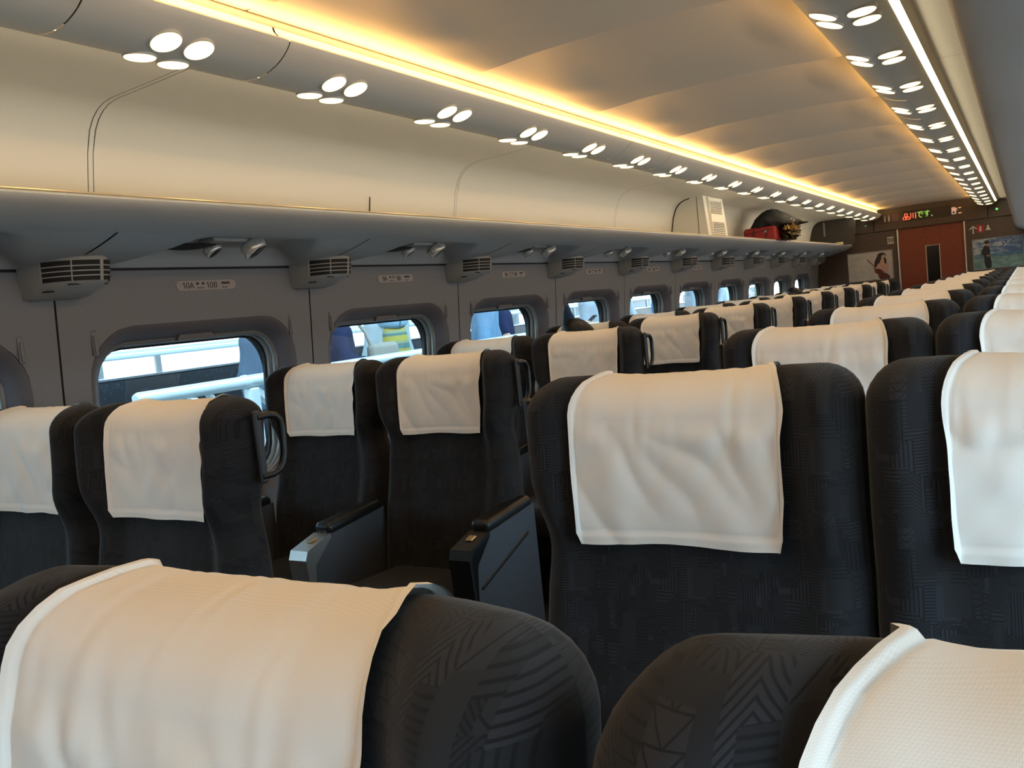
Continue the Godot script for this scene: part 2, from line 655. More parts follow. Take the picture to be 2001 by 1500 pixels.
func racks() -> void:
	for side in [-1.0, 1.0]:
		var r := thing("luggage_rack", "long grey overhead luggage rack with a cream back, above the platform side windows" if side < 0 else "long grey overhead luggage rack away from the platform, seen from beneath", "luggage rack")
		# underside modules between the vents, hollowed for the reading lamps
		var mb := MB.new()
		var p := PackedVector3Array()
		var nz := 60
		var ns := 18
		for j in ns:
			for i in nz:
				var z := lerpf(PITCH / 2 - 0.004, -PITCH / 2 + 0.004, float(i) / (nz - 1))
				var s := float(j) / (ns - 1)
				var x := lerpf(1.535, 1.180, s)
				var y := lerpf(1.604, 1.672, s) - 0.012 * sin(PI * s)
				p.append(Vector3(side * x, y + scoop(z, s), z))
		mb.grid(p, nz, ns)
		var um := mb.done()
		for k in range(-4, 10):
			part("underside_panel", um, M["rack_grey"], r, Vector3(0, 0, joint(k) - PITCH / 2))
		var eb := MB.new()
		eb.sweep([Vector2(1.535, 1.604), Vector2(1.36, 1.628), Vector2(1.180, 1.672)], joint(10) - 0.004, END_Z, side)
		part("underside_panel", eb.done(), M["rack_grey"], r)
		# nose of the shelf
		var nb := MB.new()
		nb.sweep([Vector2(1.183, 1.672), Vector2(1.15, 1.680), Vector2(1.115, 1.691), Vector2(1.08, 1.706), Vector2(1.056, 1.722), Vector2(1.044, 1.737), Vector2(1.042, 1.746), Vector2(1.046, 1.753), Vector2(1.054, 1.755), Vector2(1.07, 1.748), Vector2(1.10, 1.740), Vector2(1.505, 1.735)], NEAR_Z, END_Z, side)
		part("shelf", nb.done(), M["rack_grey"], r)
		var tb := MB.new()
		var bead := []
		for i in 10:
			var a := TAU * i / 10
			bead.append(Vector2(1.046 + cos(a) * 0.0028, 1.7565 + sin(a) * 0.0028))
		tb.sweep(bead, NEAR_Z, END_Z, side, true)
		part("edge_trim", tb.done(), M["brass_trim"], r)
		if side < 0.0:
			var kb := MB.new()
			kb.box(Vector3(-1.484, 1.872, -3.225), Vector3(0.006, 0.085, 0.0022), 0.0005, Basis(Vector3.BACK, -0.17))
			part("slot", kb.done(), M["joint_dark"], r)
		# cream back in lengths with bright seam strips
		var cuts := [NEAR_Z]
		for k in range(-2, 6):
			cuts.append(-1.81 - 2.13 * k)
		cuts.append(END_Z)
		for k in cuts.size() - 1:
			var bb := MB.new()
			bb.sweep(RACK_BACK, cuts[k] - (0.0125 if k else 0.0), cuts[k + 1] + 0.0125, side)
			part("back_panel", bb.done(), M["rack_cream"], r)
			if k:
				var behind := []
				for q in RACK_BACK:
					behind.append(q + Vector2(0.004, 0.003))
				var sb := MB.new()
				sb.sweep(behind, cuts[k] + 0.014, cuts[k] - 0.014, side)
				part("seam_channel", sb.done(), M["joint_dark"], r)
				var sb2 := MB.new()
				sb2.sweep(RACK_BACK, cuts[k] + 0.0085, cuts[k] - 0.0085, side)
				part("seam_cover", sb2.done(), M["rack_cream"], r)
				for e in [-1.0, 1.0]:
					var sb3 := MB.new()
					sb3.sweep(RACK_BACK, cuts[k] + e * 0.0125, cuts[k] + e * 0.0112, side)
					part("seam_strip", sb3.done(), M["silver"], r)

# ------------------------------------------------------------------ lamp panels and lamps
const PANEL := [Vector2(0.596, 2.132), Vector2(0.590, 2.126), Vector2(0.594, 2.116), Vector2(0.605, 2.104), Vector2(0.618, 2.093), Vector2(0.636, 2.081), Vector2(0.655, 2.072), Vector2(0.68, 2.063), Vector2(0.71, 2.057), Vector2(0.74, 2.055), Vector2(0.77, 2.057), Vector2(0.795, 2.062), Vector2(0.815, 2.070), Vector2(0.826, 2.078), Vector2(0.830, 2.086), Vector2(0.826, 2.094)]

func panel_at(x: float) -> Array:
	# height and slope of the lamp panel under x
	for k in range(1, PANEL.size() - 1):
		var a: Vector2 = PANEL[k]
		var b: Vector2 = PANEL[k + 1]
		if x >= a.x and x <= b.x:
			var t := (x - a.x) / (b.x - a.x)
			return [lerpf(a.y, b.y, t), (b.y - a.y) / (b.x - a.x)]
	return [2.06, 0.0]

func light_panels() -> void:
	for side in [-1.0, 1.0]:
		var where := "on the platform side" if side < 0 else "away from the platform"
		var lp := thing("lamp_panel", "long grey lamp panel with warm light strips along both edges, " + where, "light fixture")
		var cuts := [NEAR_Z, 1.19]
		var z := 1.19
		var flip := true
		while z > END_Z + 0.7:
			z -= 2.44 if flip else 0.61
			flip = not flip
			cuts.append(maxf(z, END_Z + 0.25))
			if z <= END_Z + 0.25:
				break
		if cuts[-1] > END_Z + 0.26:
			cuts.append(END_Z + 0.25)
		for k in cuts.size() - 1:
			var a: float = cuts[k] - 0.002
			var b: float = cuts[k + 1] + 0.002
			var pb := MB.new()
			pb.sweep(PANEL, a, b, side)
			part("panel_length", pb.done(), M["lamp_panel_grey"], lp)
			# inner strip: washes the ceiling; outer strip: washes the rack
			var ib := MB.new()
			ib.sweep([Vector2(0.598, 2.131), Vector2(0.612, 2.134), Vector2(0.630, 2.146), Vector2(0.644, 2.162), Vector2(0.648, 2.176)], a - 0.002, b + 0.002, side)
			part("strip_lamp", ib.done(), M["strip_lamp"], lp)
			var ob := MB.new()
			ob.sweep([Vector2(0.829, 2.089), Vector2(0.838, 2.093), Vector2(0.847, 2.100), Vector2(0.850, 2.106)], a - 0.002, b + 0.002, side)
			part("strip_lamp", ob.done(), M["outer_lamp"], lp)
			var zc := (a + b) / 2
			area("strip_light", Vector3(side * 0.632, 2.166, zc), Vector3(-side * 0.72, 0.70, 0), Vector2(0.018, a - b) , STRIP_COLOR, STRIP_ENERGY * (a - b), lp)
			area("strip_light", Vector3(side * 0.850, 2.093, zc), Vector3(side * 0.80, -0.60, 0), Vector2(0.03, a - b), OUTER_COLOR, OUTER_ENERGY * (a - b), lp)
		var rb := MB.new()
		rb.sweep([Vector2(0.648, 2.176), Vector2(0.644, 2.180), Vector2(0.644, 2.192), Vector2(0.650, 2.199), Vector2(0.66, 2.205)], NEAR_Z, END_Z, side)
		part("ceiling_rail", rb.done(), M["ceiling_cream"], lp)
		var gb := MB.new()
		gb.sweep([Vector2(0.850, 2.106), Vector2(0.862, 2.118), Vector2(0.868, 2.132)], NEAR_Z, END_Z, side)
		part("edge_rail", gb.done(), M["ceiling_cream"], lp)
		# panel end cap
		var cb := MB.new()
		var pl := []
		for q in PANEL:
			pl.append(Vector3(side * q.x, q.y, END_Z + 0.25))
		cb.prism(pl, Vector3(0, 0, -0.02))
		part("end_cap", cb.done(), M["lamp_panel_grey"], lp)
		# downlights: clusters of four round lenses set into the panel
		var lens := MB.new()
		var prof := [Vector2(0.0001, -0.0078), Vector2(0.016, -0.0076), Vector2(0.028, -0.0068), Vector2(0.035, -0.0058), Vector2(0.0378, -0.0046), Vector2(0.0385, -0.003), Vector2(0.0385, 0.012)]
		lens.lathe(prof, Vector3.ZERO, Basis(), 26)
		var lm := lens.done()
		var bez := MB.new()
		bez.lathe([Vector2(0.0385, -0.0025), Vector2(0.0402, -0.0035), Vector2(0.042, -0.002), Vector2(0.042, 0.012)], Vector3.ZERO, Basis(), 26)
		var bm := bez.done()
		for k in range(-6, 20):
			var zc := LAMP0 - LAMP_STEP * k
			if zc > 2.0:
				continue
			var seen := k if side < 0 else k - 2
			var spot := "in the platform side lamp panel" if side < 0 else "away from the platform"
			var label := "four round glowing lenses, %s cluster in view %s" % [ORD[seen], spot] if seen >= 0 else "four round lenses, %s cluster behind the camera %s" % [ORD[-seen - 1], spot]
			var d := thing("downlight", label, "ceiling light", Vector3(side * 0.712, 2.056, zc), "downlights in the lamp panels")
			for ix in 2:
				var x: float = [0.664, 0.768][ix]
				var py: Array = panel_at(x)
				for iz in [-1, 1]:
					var o := part("lens_lamp", lm, M["spot_lens"], d, Vector3(side * (x - 0.712), py[0] - 2.056 - 0.001, iz * 0.050))
					o.rotation.z = side * atan(py[1])
					var bz := part("lens_ring", bm, M["lamp_panel_grey"], o)
			area("downlight_light", Vector3(0, -0.022, 0), Vector3(0, -1, 0), Vector2(0.14, 0.15), SPOT_COLOR, SPOT_ENERGY, d)

# ------------------------------------------------------------------ end wall
func text_mesh(s: String, size: float, bold := false, serif := false) -> TextMesh:
	var t := TextMesh.new()
	var f := SystemFont.new()
	f.font_names = PackedStringArray(["Droid Serif" if serif else "Droid Sans"])
	f.font_weight = 700 if bold else 400
	t.font = f
	t.text = s
	t.font_size = 48
	t.pixel_size = size / 48.0
	t.depth = 0.0016
	t.curve_step = 1.0
	return t

func ell(im: Image, c: Vector2, r: Vector2, col: Color, turn := 0.0) -> void:
	var big := int(maxf(r.x, r.y)) + 2
	for y in range(maxi(0, int(c.y) - big), mini(im.get_height(), int(c.y) + big)):
		for x in range(maxi(0, int(c.x) - big), mini(im.get_width(), int(c.x) + big)):
			var d := (Vector2(x, y) - c).rotated(-turn) / r
			if d.length_squared() < 1.0:
				im.set_pixel(x, y, col)

func stroke(im: Image, pts: Array, r: float, col: Color) -> void:
	for k in pts.size() - 1:
		var a: Vector2 = pts[k]
		var b: Vector2 = pts[k + 1]
		var m := int(a.distance_to(b)) + 1
		for i in m + 1:
			ell(im, a.lerp(b, float(i) / m), Vector2(r, r), col)

func poster_pages() -> Array:
	# a musician with long dark hair, and a man in a dark suit under a big sky (invented pictures)
	var a := Image.create(300, 208, false, Image.FORMAT_RGB8)
	a.fill(Color(0.80, 0.77, 0.74))
	var nz := FastNoiseLite.new()
	nz.seed = 4
	nz.frequency = 0.02
	for y in 208:
		for x in 300:
			var g := nz.get_noise_2d(x, y) * 0.05
			a.set_pixel(x, y, Color(0.78 + g, 0.76 + g, 0.74 + g))
	for k in 9:
		stroke(a, [Vector2(50 + k * 9, 36 + (k % 3) * 3), Vector2(56 + k * 9, 28 + (k % 2) * 5)], 0.9, Color(0.62, 0.58, 0.55))
	stroke(a, [Vector2(132, 54), Vector2(178, 112)], 2.6, Color(0.16, 0.11, 0.09))
	ell(a, Vector2(205, 70), Vector2(22, 52), Color(0.17, 0.11, 0.10), 0.42)
	ell(a, Vector2(228, 42), Vector2(31, 30), Color(0.17, 0.11, 0.10))
	ell(a, Vector2(230, 125), Vector2(42, 44), Color(0.82, 0.66, 0.60))
	ell(a, Vector2(242, 52), Vector2(17, 23), Color(0.85, 0.69, 0.62))
	ell(a, Vector2(226, 84), Vector2(11, 22), Color(0.83, 0.67, 0.60))
	ell(a, Vector2(250, 72), Vector2(8, 26), Color(0.19, 0.12, 0.11), -0.15)
	ell(a, Vector2(206, 150), Vector2(33, 20), Color(0.42, 0.18, 0.12), 0.5)
	ell(a, Vector2(238, 190), Vector2(42, 28), Color(0.36, 0.15, 0.11), 0.5)
	stroke(a, [Vector2(172, 120), Vector2(212, 156)], 4.0, Color(0.25, 0.13, 0.09))
	var b := Image.create(300, 208, false, Image.FORMAT_RGB8)
	for y in 208:
		for x in 300:
			var c := Color(0.27, 0.40, 0.58)
			var n1 := nz.get_noise_2d(x * 0.7, y * 1.6)
			var left := 1.0 - x / 300.0
			c = c.lerp(Color(0.74, 0.78, 0.77), clampf(n1 * 1.1 + left * 0.80 - 0.05, 0, 1))
			if y > 128:
				c = Color(0.40, 0.53, 0.52).lerp(Color(0.56, 0.68, 0.66), clampf(n1 + 0.4, 0, 1))
			elif y > 104:
				c = c.lerp(Color(0.25, 0.45, 0.56), 0.7)
			b.set_pixel(x, y, c)
	for q in [[Vector2(134, 36), Vector2(170, 42)], [Vector2(160, 56), Vector2(190, 30), Vector2(196, 58), Vector2(214, 26)], [Vector2(186, 66), Vector2(222, 20)], [Vector2(206, 60), Vector2(232, 18)]]:
		stroke(b, q, 1.4, Color(0.90, 0.86, 0.86))
	stroke(b, [Vector2(240, 12), Vector2(282, 8)], 1.2, Color(0.75, 0.78, 0.84))
	ell(b, Vector2(80, 88), Vector2(23, 44), Color(0.09, 0.10, 0.15))
	ell(b, Vector2(86, 160), Vector2(21, 60), Color(0.08, 0.09, 0.13), -0.08)
	ell(b, Vector2(62, 86), Vector2(12, 26), Color(0.09, 0.10, 0.15), 0.3)
	ell(b, Vector2(88, 36), Vector2(12, 16), Color(0.72, 0.54, 0.47))
	ell(b, Vector2(85, 24), Vector2(15, 12), Color(0.12, 0.09, 0.09))
	ell(b, Vector2(88, 118), Vector2(9, 6), Color(0.70, 0.53, 0.46))
	return [a, b]

func end_wall() -> void:
	var w := structure("wall_back", "dark brown end wall with a red brown sliding door", "wall")
	var mb := MB.new()
	for s in [-1.0, 1.0]:
		mb.box(Vector3(s * 1.075, 0.95, END_Z - 0.05), Vector3(1.27, 1.90, 0.10), 0.004)
	part("wall_panel", mb.done(), M["brown_laminate"], w)
	var hb := MB.new()
	hb.box(Vector3(0, 2.10, END_Z - 0.025), Vector3(1.452, 0.41, 0.13), 0.004)
	part("header_panel", hb.done(), M["brown_laminate"], w)
	for s in [-1.0, 1.0]:
		var sb := MB.new()
		sb.box(Vector3(s * 1.165, 2.09, END_Z - 0.03), Vector3(0.87, 0.39, 0.12), 0.004)
		part("header_panel", sb.done(), M["brown_laminate"], w)
	var ub := MB.new()
	ub.box(Vector3(0, 2.42, END_Z - 0.12), Vector3(3.4, 0.5, 0.06), 0.0)
	ub.box(Vector3(0, 1.2, END_Z - 0.16), Vector3(3.5, 2.4, 0.04), 0.0)
	part("backing_panel", ub.done(), M["brown_laminate"], w)
	# sliding door
	var d := structure("door_1", "red brown sliding door with a narrow dark window", "door")
	var lf := MB.new()
	for q in [[-0.246, 0.348], [0.265, 0.310]]:
		lf.box(Vector3(q[0], 0.95, END_Z - 0.05), Vector3(q[1], 1.90, 0.035), 0.002)
	lf.box(Vector3(0.019, 1.76, END_Z - 0.05), Vector3(0.182, 0.28, 0.035), 0.001)
	lf.box(Vector3(0.019, 0.30, END_Z - 0.05), Vector3(0.182, 0.60, 0.035), 0.001)
	part("door_leaf", lf.done(), M["door_red_brown"], d)
	var wf := MB.new()
	wf.box(Vector3(-0.068, 1.11, END_Z - 0.034), Vector3(0.012, 1.02, 0.012), 0.002)
	wf.box(Vector3(0.106, 1.11, END_Z - 0.034), Vector3(0.012, 1.02, 0.012), 0.002)
	wf.box(Vector3(0.019, 1.616, END_Z - 0.034), Vector3(0.186, 0.010, 0.012), 0.002)
	wf.box(Vector3(0.019, 0.604, END_Z - 0.034), Vector3(0.186, 0.010, 0.012), 0.002)
	part("window_frame", wf.done(), M["silver"], d)
	var wp := MB.new()
	wp.box(Vector3(0.019, 1.11, END_Z - 0.048), Vector3(0.176, 1.01, 0.008), 0.0)
	part("pane", wp.done(), M["dark_glass"], d)
	var jt := structure("trim_1", "pair of grey metal door jambs", "trim")
	for s in [-1.0, 1.0]:
		var jb := MB.new()
		jb.box(Vector3(s * 0.428 + 0.005, 0.95, END_Z - 0.01), Vector3(0.022, 1.90, 0.05), 0.003)
		part("door_jamb", jb.done(), M["silver"], jt)

	# posters in thin frames
	var pages := poster_pages()
	for k in 2:
		var x0: float = [-1.118, 0.525][k]
		var x1: float = [-0.510, 1.125][k]
		var po := thing("poster", ["pale framed poster of a long haired musician, on the wall before the door", "blue framed poster of a dark suited man under clouds"][k], "poster", Vector3((x0 + x1) / 2, 1.41, END_Z))
		var fb := MB.new()
		var ww := x1 - x0
		for s in [-1.0, 1.0]:
			fb.box(Vector3(s * (ww / 2 + 0.004), 0, 0.006), Vector3(0.010, 0.43, 0.012), 0.002)
			fb.box(Vector3(0, s * 0.209, 0.006), Vector3(ww + 0.018, 0.010, 0.012), 0.002)
		part("frame", fb.done(), M["frame_grey"], po)
		var qm := QuadMesh.new()
		qm.size = Vector2(ww, 0.412)
		var pm := mat("poster_print_%d" % k, Color(0.85, 0.85, 0.85), 0.35)
		pm.albedo_texture = ImageTexture.create_from_image(pages[k])
		part("print_sheet", qm, pm, po, Vector3(0, 0, 0.004))

	# car number plate
	var np := thing("number_sign", "small pale sign with the number 10, above the musician poster beside the door", "sign", Vector3(-0.520, 1.752, END_Z))
	var nb := MB.new()
	nb.box(Vector3(0, 0, 0.004), Vector3(0.086, 0.104, 0.008), 0.002)
	part("plate", nb.done(), mat("sign_cream", Color(0.72, 0.68, 0.62), 0.5), np)
	part("numeral", text_mesh("10", 0.078, true), M["print_dark"], np, Vector3(0, 0.0, 0.009))

	# running text display
	var dz := END_Z + 0.041
	var dp := thing("led_display", "dark destination display with red and green lit characters above the door", "display", Vector3(-0.05, 2.06, dz))
	var cb := MB.new()
	cb.box(Vector3(0.03, 0, 0.004), Vector3(0.62, 0.15, 0.008), 0.003)
	part("display_panel", cb.done(), M["brown_dark"], dp)
	var red := glow("led_red", lin(1.0, 0.055, 0.02), 1.5)
	var green := glow("led_green", lin(0.16, 0.62, 0.03), 0.9)
	var glyph := func(strokes: Array, at: Vector2, sz: Vector2, m: Material, called: String):
		var gb := MB.new()
		for s in strokes:
			var pts := []
			for q in s:
				pts.append(Vector3(at.x + (q[0] - 0.5) * sz.x, at.y + (0.5 - q[1]) * sz.y, 0.011))
			gb.tube(pts, 0.0052, 6)
		part(called, gb.done(), m, dp)
	var box := func(x0: float, y0: float, x1: float, y1: float) -> Array:
		return [[x0, y0], [x1, y0], [x1, y1], [x0, y1], [x0, y0]]
	var cs := Vector2(0.082, 0.088)
	glyph.call([box.call(0.28, 0.05, 0.72, 0.42), box.call(0.03, 0.56, 0.42, 0.97), box.call(0.58, 0.56, 0.97, 0.97)], Vector2(-0.240, -0.004), cs, red, "red_character")
	glyph.call([[[0.14, 0.05], [0.14, 0.6], [0.02, 0.98]], [[0.5, 0.08], [0.5, 0.9]], [[0.9, 0.03], [0.9, 0.99]]], Vector2(-0.148, 0.0), cs, red, "red_character")
	glyph.call([[[0.06, 0.16], [0.92, 0.10]], [[0.62, 0.13], [0.34, 0.36], [0.28, 0.66], [0.46, 0.92], [0.72, 0.96]], [[0.68, 0.36], [0.76, 0.52]], [[0.84, 0.30], [0.92, 0.46]]], Vector2(-0.055, 0.004), cs, green, "green_character")
	glyph.call([[[0.04, 0.22], [0.96, 0.18]], [[0.60, 0.02], [0.60, 0.52], [0.44, 0.66], [0.30, 0.54], [0.40, 0.40], [0.58, 0.44], [0.62, 0.66], [0.52, 0.86], [0.36, 0.98]]], Vector2(0.030, 0.006), cs, green, "green_character")
	glyph.call([[[0.10, 0.86], [0.18, 0.78], [0.26, 0.86], [0.18, 0.94], [0.10, 0.86]]], Vector2(0.118, 0.0), cs, green, "green_character")
	# pictograms
	var white := mat("sign_white", Color(0.78, 0.74, 0.70), 0.5)
	var wc := thing("toilet_sign", "pair of small pale standing figure pictograms left dark beside the lit display", "sign", Vector3(-0.545, 2.062, dz))
	wc.set_meta("label", "pair of small pale standing figure pictograms beside the lit display")
	for s in [-1.0, 1.0]:
		var fb := MB.new()
		fb.lathe([Vector2(0.0001, 0), Vector2(0.011, 0), Vector2(0.011, 0.002), Vector2(0.0001, 0.002)], Vector3(s * 0.027, 0.036, 0), Basis(Vector3.RIGHT, PI / 2), 12)
		var tri := [Vector3(s * 0.027 - 0.014, 0.020, 0), Vector3(s * 0.027 + 0.014, 0.020, 0), Vector3(s * 0.027 + 0.008, -0.042, 0), Vector3(s * 0.027 - 0.008, -0.042, 0)]
		fb.prism(tri, Vector3(0, 0, 0.002))
		part("figure", fb.done(), white, wc)
	var lk := thing("blank_sign", "small dull brown blank indicator window between the figures and the lit characters", "sign", Vector3(-0.435, 2.066, dz))
	var kb := MB.new()
	kb.box(Vector3(0, 0, 0.002), Vector3(0.092, 0.10, 0.004), 0.001)
	part("plate", kb.done(), mat("sign_brown", Color(0.40, 0.32, 0.29), 0.5), lk)
	var tl := thing("phone_sign", "pink and white lit telephone pictogram with two orange bars", "sign", Vector3(0.315, 2.055, dz))
	var pk := MB.new()
	pk.prism([Vector3(-0.048, -0.002, 0), Vector3(-0.040, 0.030, 0), Vector3(-0.018, 0.046, 0), Vector3(0.018, 0.046, 0), Vector3(0.040, 0.030, 0), Vector3(0.048, -0.002, 0)], Vector3(0, 0, 0.003))
	part("handset_light", pk.done(), glow("sign_pink", lin(0.55, 0.22, 0.15), 0.55), tl)
	var wh := MB.new()
	wh.box(Vector3(-0.022, -0.025, 0.0015), Vector3(0.018, 0.046, 0.003), 0.001)
	wh.box(Vector3(0.022, -0.025, 0.0015), Vector3(0.018, 0.046, 0.003), 0.001)
	wh.box(Vector3(0, -0.044, 0.0015), Vector3(0.030, 0.010, 0.003), 0.001)
	wh.box(Vector3(0, -0.006, 0.0015), Vector3(0.030, 0.010, 0.003), 0.001)
	part("body_light", wh.done(), glow("sign_pale", lin(0.55, 0.42, 0.36), 0.5), tl)
	for y in [0.030, -0.042]:
		var ob := MB.new()
		ob.box(Vector3(0.078, y, 0.0015), Vector3(0.040, 0.014, 0.003), 0.001)
		part("bar_light", ob.done(), glow("sign_orange", lin(0.9, 0.28, 0.06), 0.7), tl)
	for s in [-1.0, 1.0]:
		var gd := thing("signal_lamp", ["tiny dim green signal lamp on the header, near the platform side", "tiny bright green signal lamp on the header, on the side away from the platform"][int(s > 0)], "lamp", Vector3(s * 0.84, 2.0, END_Z + 0.031))
		var gb := MB.new()
		gb.lathe([Vector2(0.011 if s < 0 else 0.016, 0), Vector2(0.010 if s < 0 else 0.014, 0.006), Vector2(0.0001, 0.009)], Vector3.ZERO, Basis(Vector3.RIGHT, PI / 2), 14)
		part("lens_lamp", gb.done(), glow("signal_green_%d" % int(s > 0), lin(0.05, 0.75, 0.16), 0.25 if s < 0 else 1.1), gd)
	# wall signs to the right of the door
	var ar := thing("arrow_sign", "white upward arrow on the brown wall above the blue poster", "sign", Vector3(0.540, 1.763, END_Z))
	var ab := MB.new()
	ab.box(Vector3(0, -0.012, 0.0015), Vector3(0.016, 0.10, 0.003), 0.001)
	for s in [-1.0, 1.0]:
		ab.box(Vector3(s * 0.022, 0.022, 0.0015), Vector3(0.014, 0.064, 0.003), 0.001, Basis(Vector3.BACK, s * 0.80))
	part("arrow", ab.done(), white, ar)
	var rs := thing("fire_sign", "small red square sign with a white extinguisher mark beside the white arrow", "sign", Vector3(0.628, 1.763, END_Z))
	var rb := MB.new()
	rb.box(Vector3(0, 0, 0.002), Vector3(0.086, 0.10, 0.004), 0.001)
	part("plate", rb.done(), mat("sign_red", Color(0.62, 0.10, 0.12), 0.5), rs)
	var eb := MB.new()
	eb.box(Vector3(0, -0.010, 0.005), Vector3(0.022, 0.058, 0.003), 0.002)
	eb.box(Vector3(0.004, 0.026, 0.005), Vector3(0.016, 0.012, 0.003), 0.001)
	part("emblem", eb.done(), white, rs)
	var bs := thing("bell_sign", "small white bell shaped mark beside the red square sign", "sign", Vector3(0.722, 1.763, END_Z))
	var bb := MB.new()
	bb.prism([Vector3(-0.034, -0.030, 0), Vector3(-0.018, -0.006, 0), Vector3(-0.006, 0.040, 0), Vector3(0.006, 0.040, 0), Vector3(0.018, -0.006, 0), Vector3(0.034, -0.030, 0)], Vector3(0, 0, 0.003))
	part("emblem", bb.done(), white, bs)

# ------------------------------------------------------------------ seats
const S_TOP := 1.192
const S_BOT := 0.43
const S_R := 0.055       # roll of the top edge, front to back
const S_CORNER := 0.060
const S_EDGE := 0.274

func seat_hw(y: float, waist := 1.0) -> float:
	# half width; waist 1 where the wing is drawn in below the head, 0 on a straight side
	var h := S_EDGE
	h -= waist * 0.026 * exp(-pow((y - 0.92) / 0.07, 2.0))
	h -= waist * 0.010 * smoothstep(0.92, 0.80, y)
	h += (1.0 - waist) * 0.009
	var c := S_TOP - S_CORNER
	if y > c:
		var t := minf((y - c) / S_CORNER, 1.0)
		h -= S_CORNER * (1.0 - sqrt(maxf(0.0, 1.0 - t * t)))
	return h

func seat_zf(u: float, y: float) -> float:
	# front face of the back cushion
	var z := (1.0 - y) * 0.07 + maxf(0.0, 0.86 - y) * 0.10
	var head := smoothstep(0.90, 0.97, y) * smoothstep(1.20, 1.12, y)
	z += 0.004 * head
	z += 0.020 * smoothstep(0.80, 0.62, y)
	var wing := smoothstep(0.60, 0.86, absf(u))
	var deep := 0.022 + 0.024 * smoothstep(0.86, 1.0, y)
	z += wing * deep * wing_gain
	return z

func seat_zb(u: float, y: float) -> float:
	return (1.0 - y) * 0.12 - 0.125 + 0.02 * u * u - 0.03 * smoothstep(0.95, 0.6, y)

var waist_sides := Vector2(1, 1)
var wing_gain := 1.0

func seat_pt(u: float, row: float) -> Vector3:
	# row 0..1 up the front, 1..2 over the top, 2..3 down the back
	var y := 0.0
	var c := 1.0
	if row <= 1.0:
		y = lerpf(S_BOT, S_TOP - S_R, row)
	elif row < 2.0:
		var a := (row - 1.0) * PI
		y = S_TOP - S_R + S_R * sin(a)
		c = cos(a)
	else:
		y = lerpf(S_TOP - S_R, S_BOT, row - 2.0)
		c = -1.0
	var e := pow(maxf(0.0, 1.0 - pow(absf(u), 7.0)), 1.0 / 3.0)
	var zf := seat_zf(u, y)
	var zb := seat_zb(u, y)
	var mid := (zf + zb) / 2.0 - 0.02
	var z := mid + ((zf - mid) if c > 0.0 else (mid - zb)) * c * e
	var rise := -0.010 * (1.0 - smoothstep(0.35, 0.85, absf(u))) * smoothstep(1.0, 1.18, y)
	return Vector3(u * seat_hw(y, waist_sides.x if u < 0.0 else waist_sides.y), y + rise, z)

func back_mesh() -> ArrayMesh:
	var mb := MB.new()
	var p := PackedVector3Array()
	var t := PackedVector2Array()
	var rows := []
	for i in 34:
		rows.append(float(i) / 33)
	for i in range(1, 14):
		rows.append(1.0 + float(i) / 14)
	for i in 24:
		rows.append(2.0 + float(i) / 23)
	var nu := 57
	for r in rows:
		for i in nu:
			var s := -1.0 + 2.0 * i / (nu - 1)
			var u := signf(s) * (1.0 - pow(1.0 - absf(s), 1.5))
			var q := seat_pt(u, r)
			p.append(q)
			t.append(Vector2(q.x, (q.y if r < 1.5 else 2.4 - q.y)))
	mb.grid(p, nu, rows.size(), t)
	return mb.done()

func cover_mesh(sd: int, lean := 0.0) -> ArrayMesh:
	# head cloth: hangs down the front, turns over the top; soft folds, stitched hem
	var mb := MB.new()
	var p := PackedVector3Array()
	var t := PackedVector2Array()
	var nz := FastNoiseLite.new()
	nz.seed = sd
	nz.frequency = 1.0
	nz.fractal_octaves = 2
	var nu := 81
	var rows := []
	var y_low := 0.918
	var r_low := (y_low - S_BOT) / (S_TOP - S_R - S_BOT)
	for i in 44:
		rows.append(lerpf(r_low, 1.0, float(i) / 43))
	for i in range(1, 14):
		rows.append(1.0 + float(i) / 14)
	for i in 14:
		rows.append(2.0 + 0.20 * i / 13)
	var lim := 0.662
	for j in rows.size():
		for i in nu:
			var s := -1.0 + 2.0 * i / (nu - 1)
			var r: float = rows[j]
			var drop := clampf((1.0 - r) / (1.0 - r_low), 0.0, 1.0)
			# bottom corners are cut, hem sags a little
			var edge := absf(s)
			var rr := r
			if j < 5:
				rr += (1.0 - float(j) / 5.0) * (0.030 * maxf(0.0, (edge - 0.93) / 0.07) + 0.0025 * sin(s * 5.0 + sd))
			var u := s * lim * (1.0 + 0.02 * drop)
			var q := seat_pt(u, rr)
			if r > 1.5:
				q.x = s * lim * minf(seat_hw(q.y, 0.35), seat_hw(S_TOP, 0.35) + 0.008)
			var q2 := seat_pt(u + 0.01, rr)
			var q3 := seat_pt(u, rr + 0.01)
			var nn := (q3 - q).cross(q2 - q).normalized()
			if nn.length() < 0.5:
				nn = Vector3.BACK
			nn = -nn
			if r < 1.0 and nn.z < 0.0:
				nn = -nn
			var out := 0.004
			var fall := smoothstep(0.0, 0.25, drop)
			var f1 := nz.get_noise_2d(q.x * 5.0 + q.y * 3.0 + 7.0 * sd, q.y * 2.2 - q.x * 2.0)
			var f2 := nz.get_noise_2d(q.x * 11.0 - q.y * 7.0, q.y * 5.0 + 31.0 * sd)
			out += fall * (0.004 + 0.016 * absf(f1) + 0.004 * f2) * (1.0 - 0.5 * drop)
			out += 0.004 * absf(nz.get_noise_2d(q.x * 16.0 + 3.0 * sd, q.y * 4.0)) * smoothstep(0.35, 0.0, absf(drop - 0.12))
			# the cloth spans the hollow between the wings
			out += (0.010 * drop + (0.004 if r < 1.3 else 0.0)) * edge * edge
			if edge > 0.925 or j < 4:
				out += 0.0026
			elif edge > 0.90 or j == 4:
				out -= 0.0012
			p.append(q + nn * out)
			t.append(Vector2(q.x, q.y + (0.0 if r < 1.5 else 0.3)))
	mb.grid(p, nu, rows.size(), t)
	return mb.done()

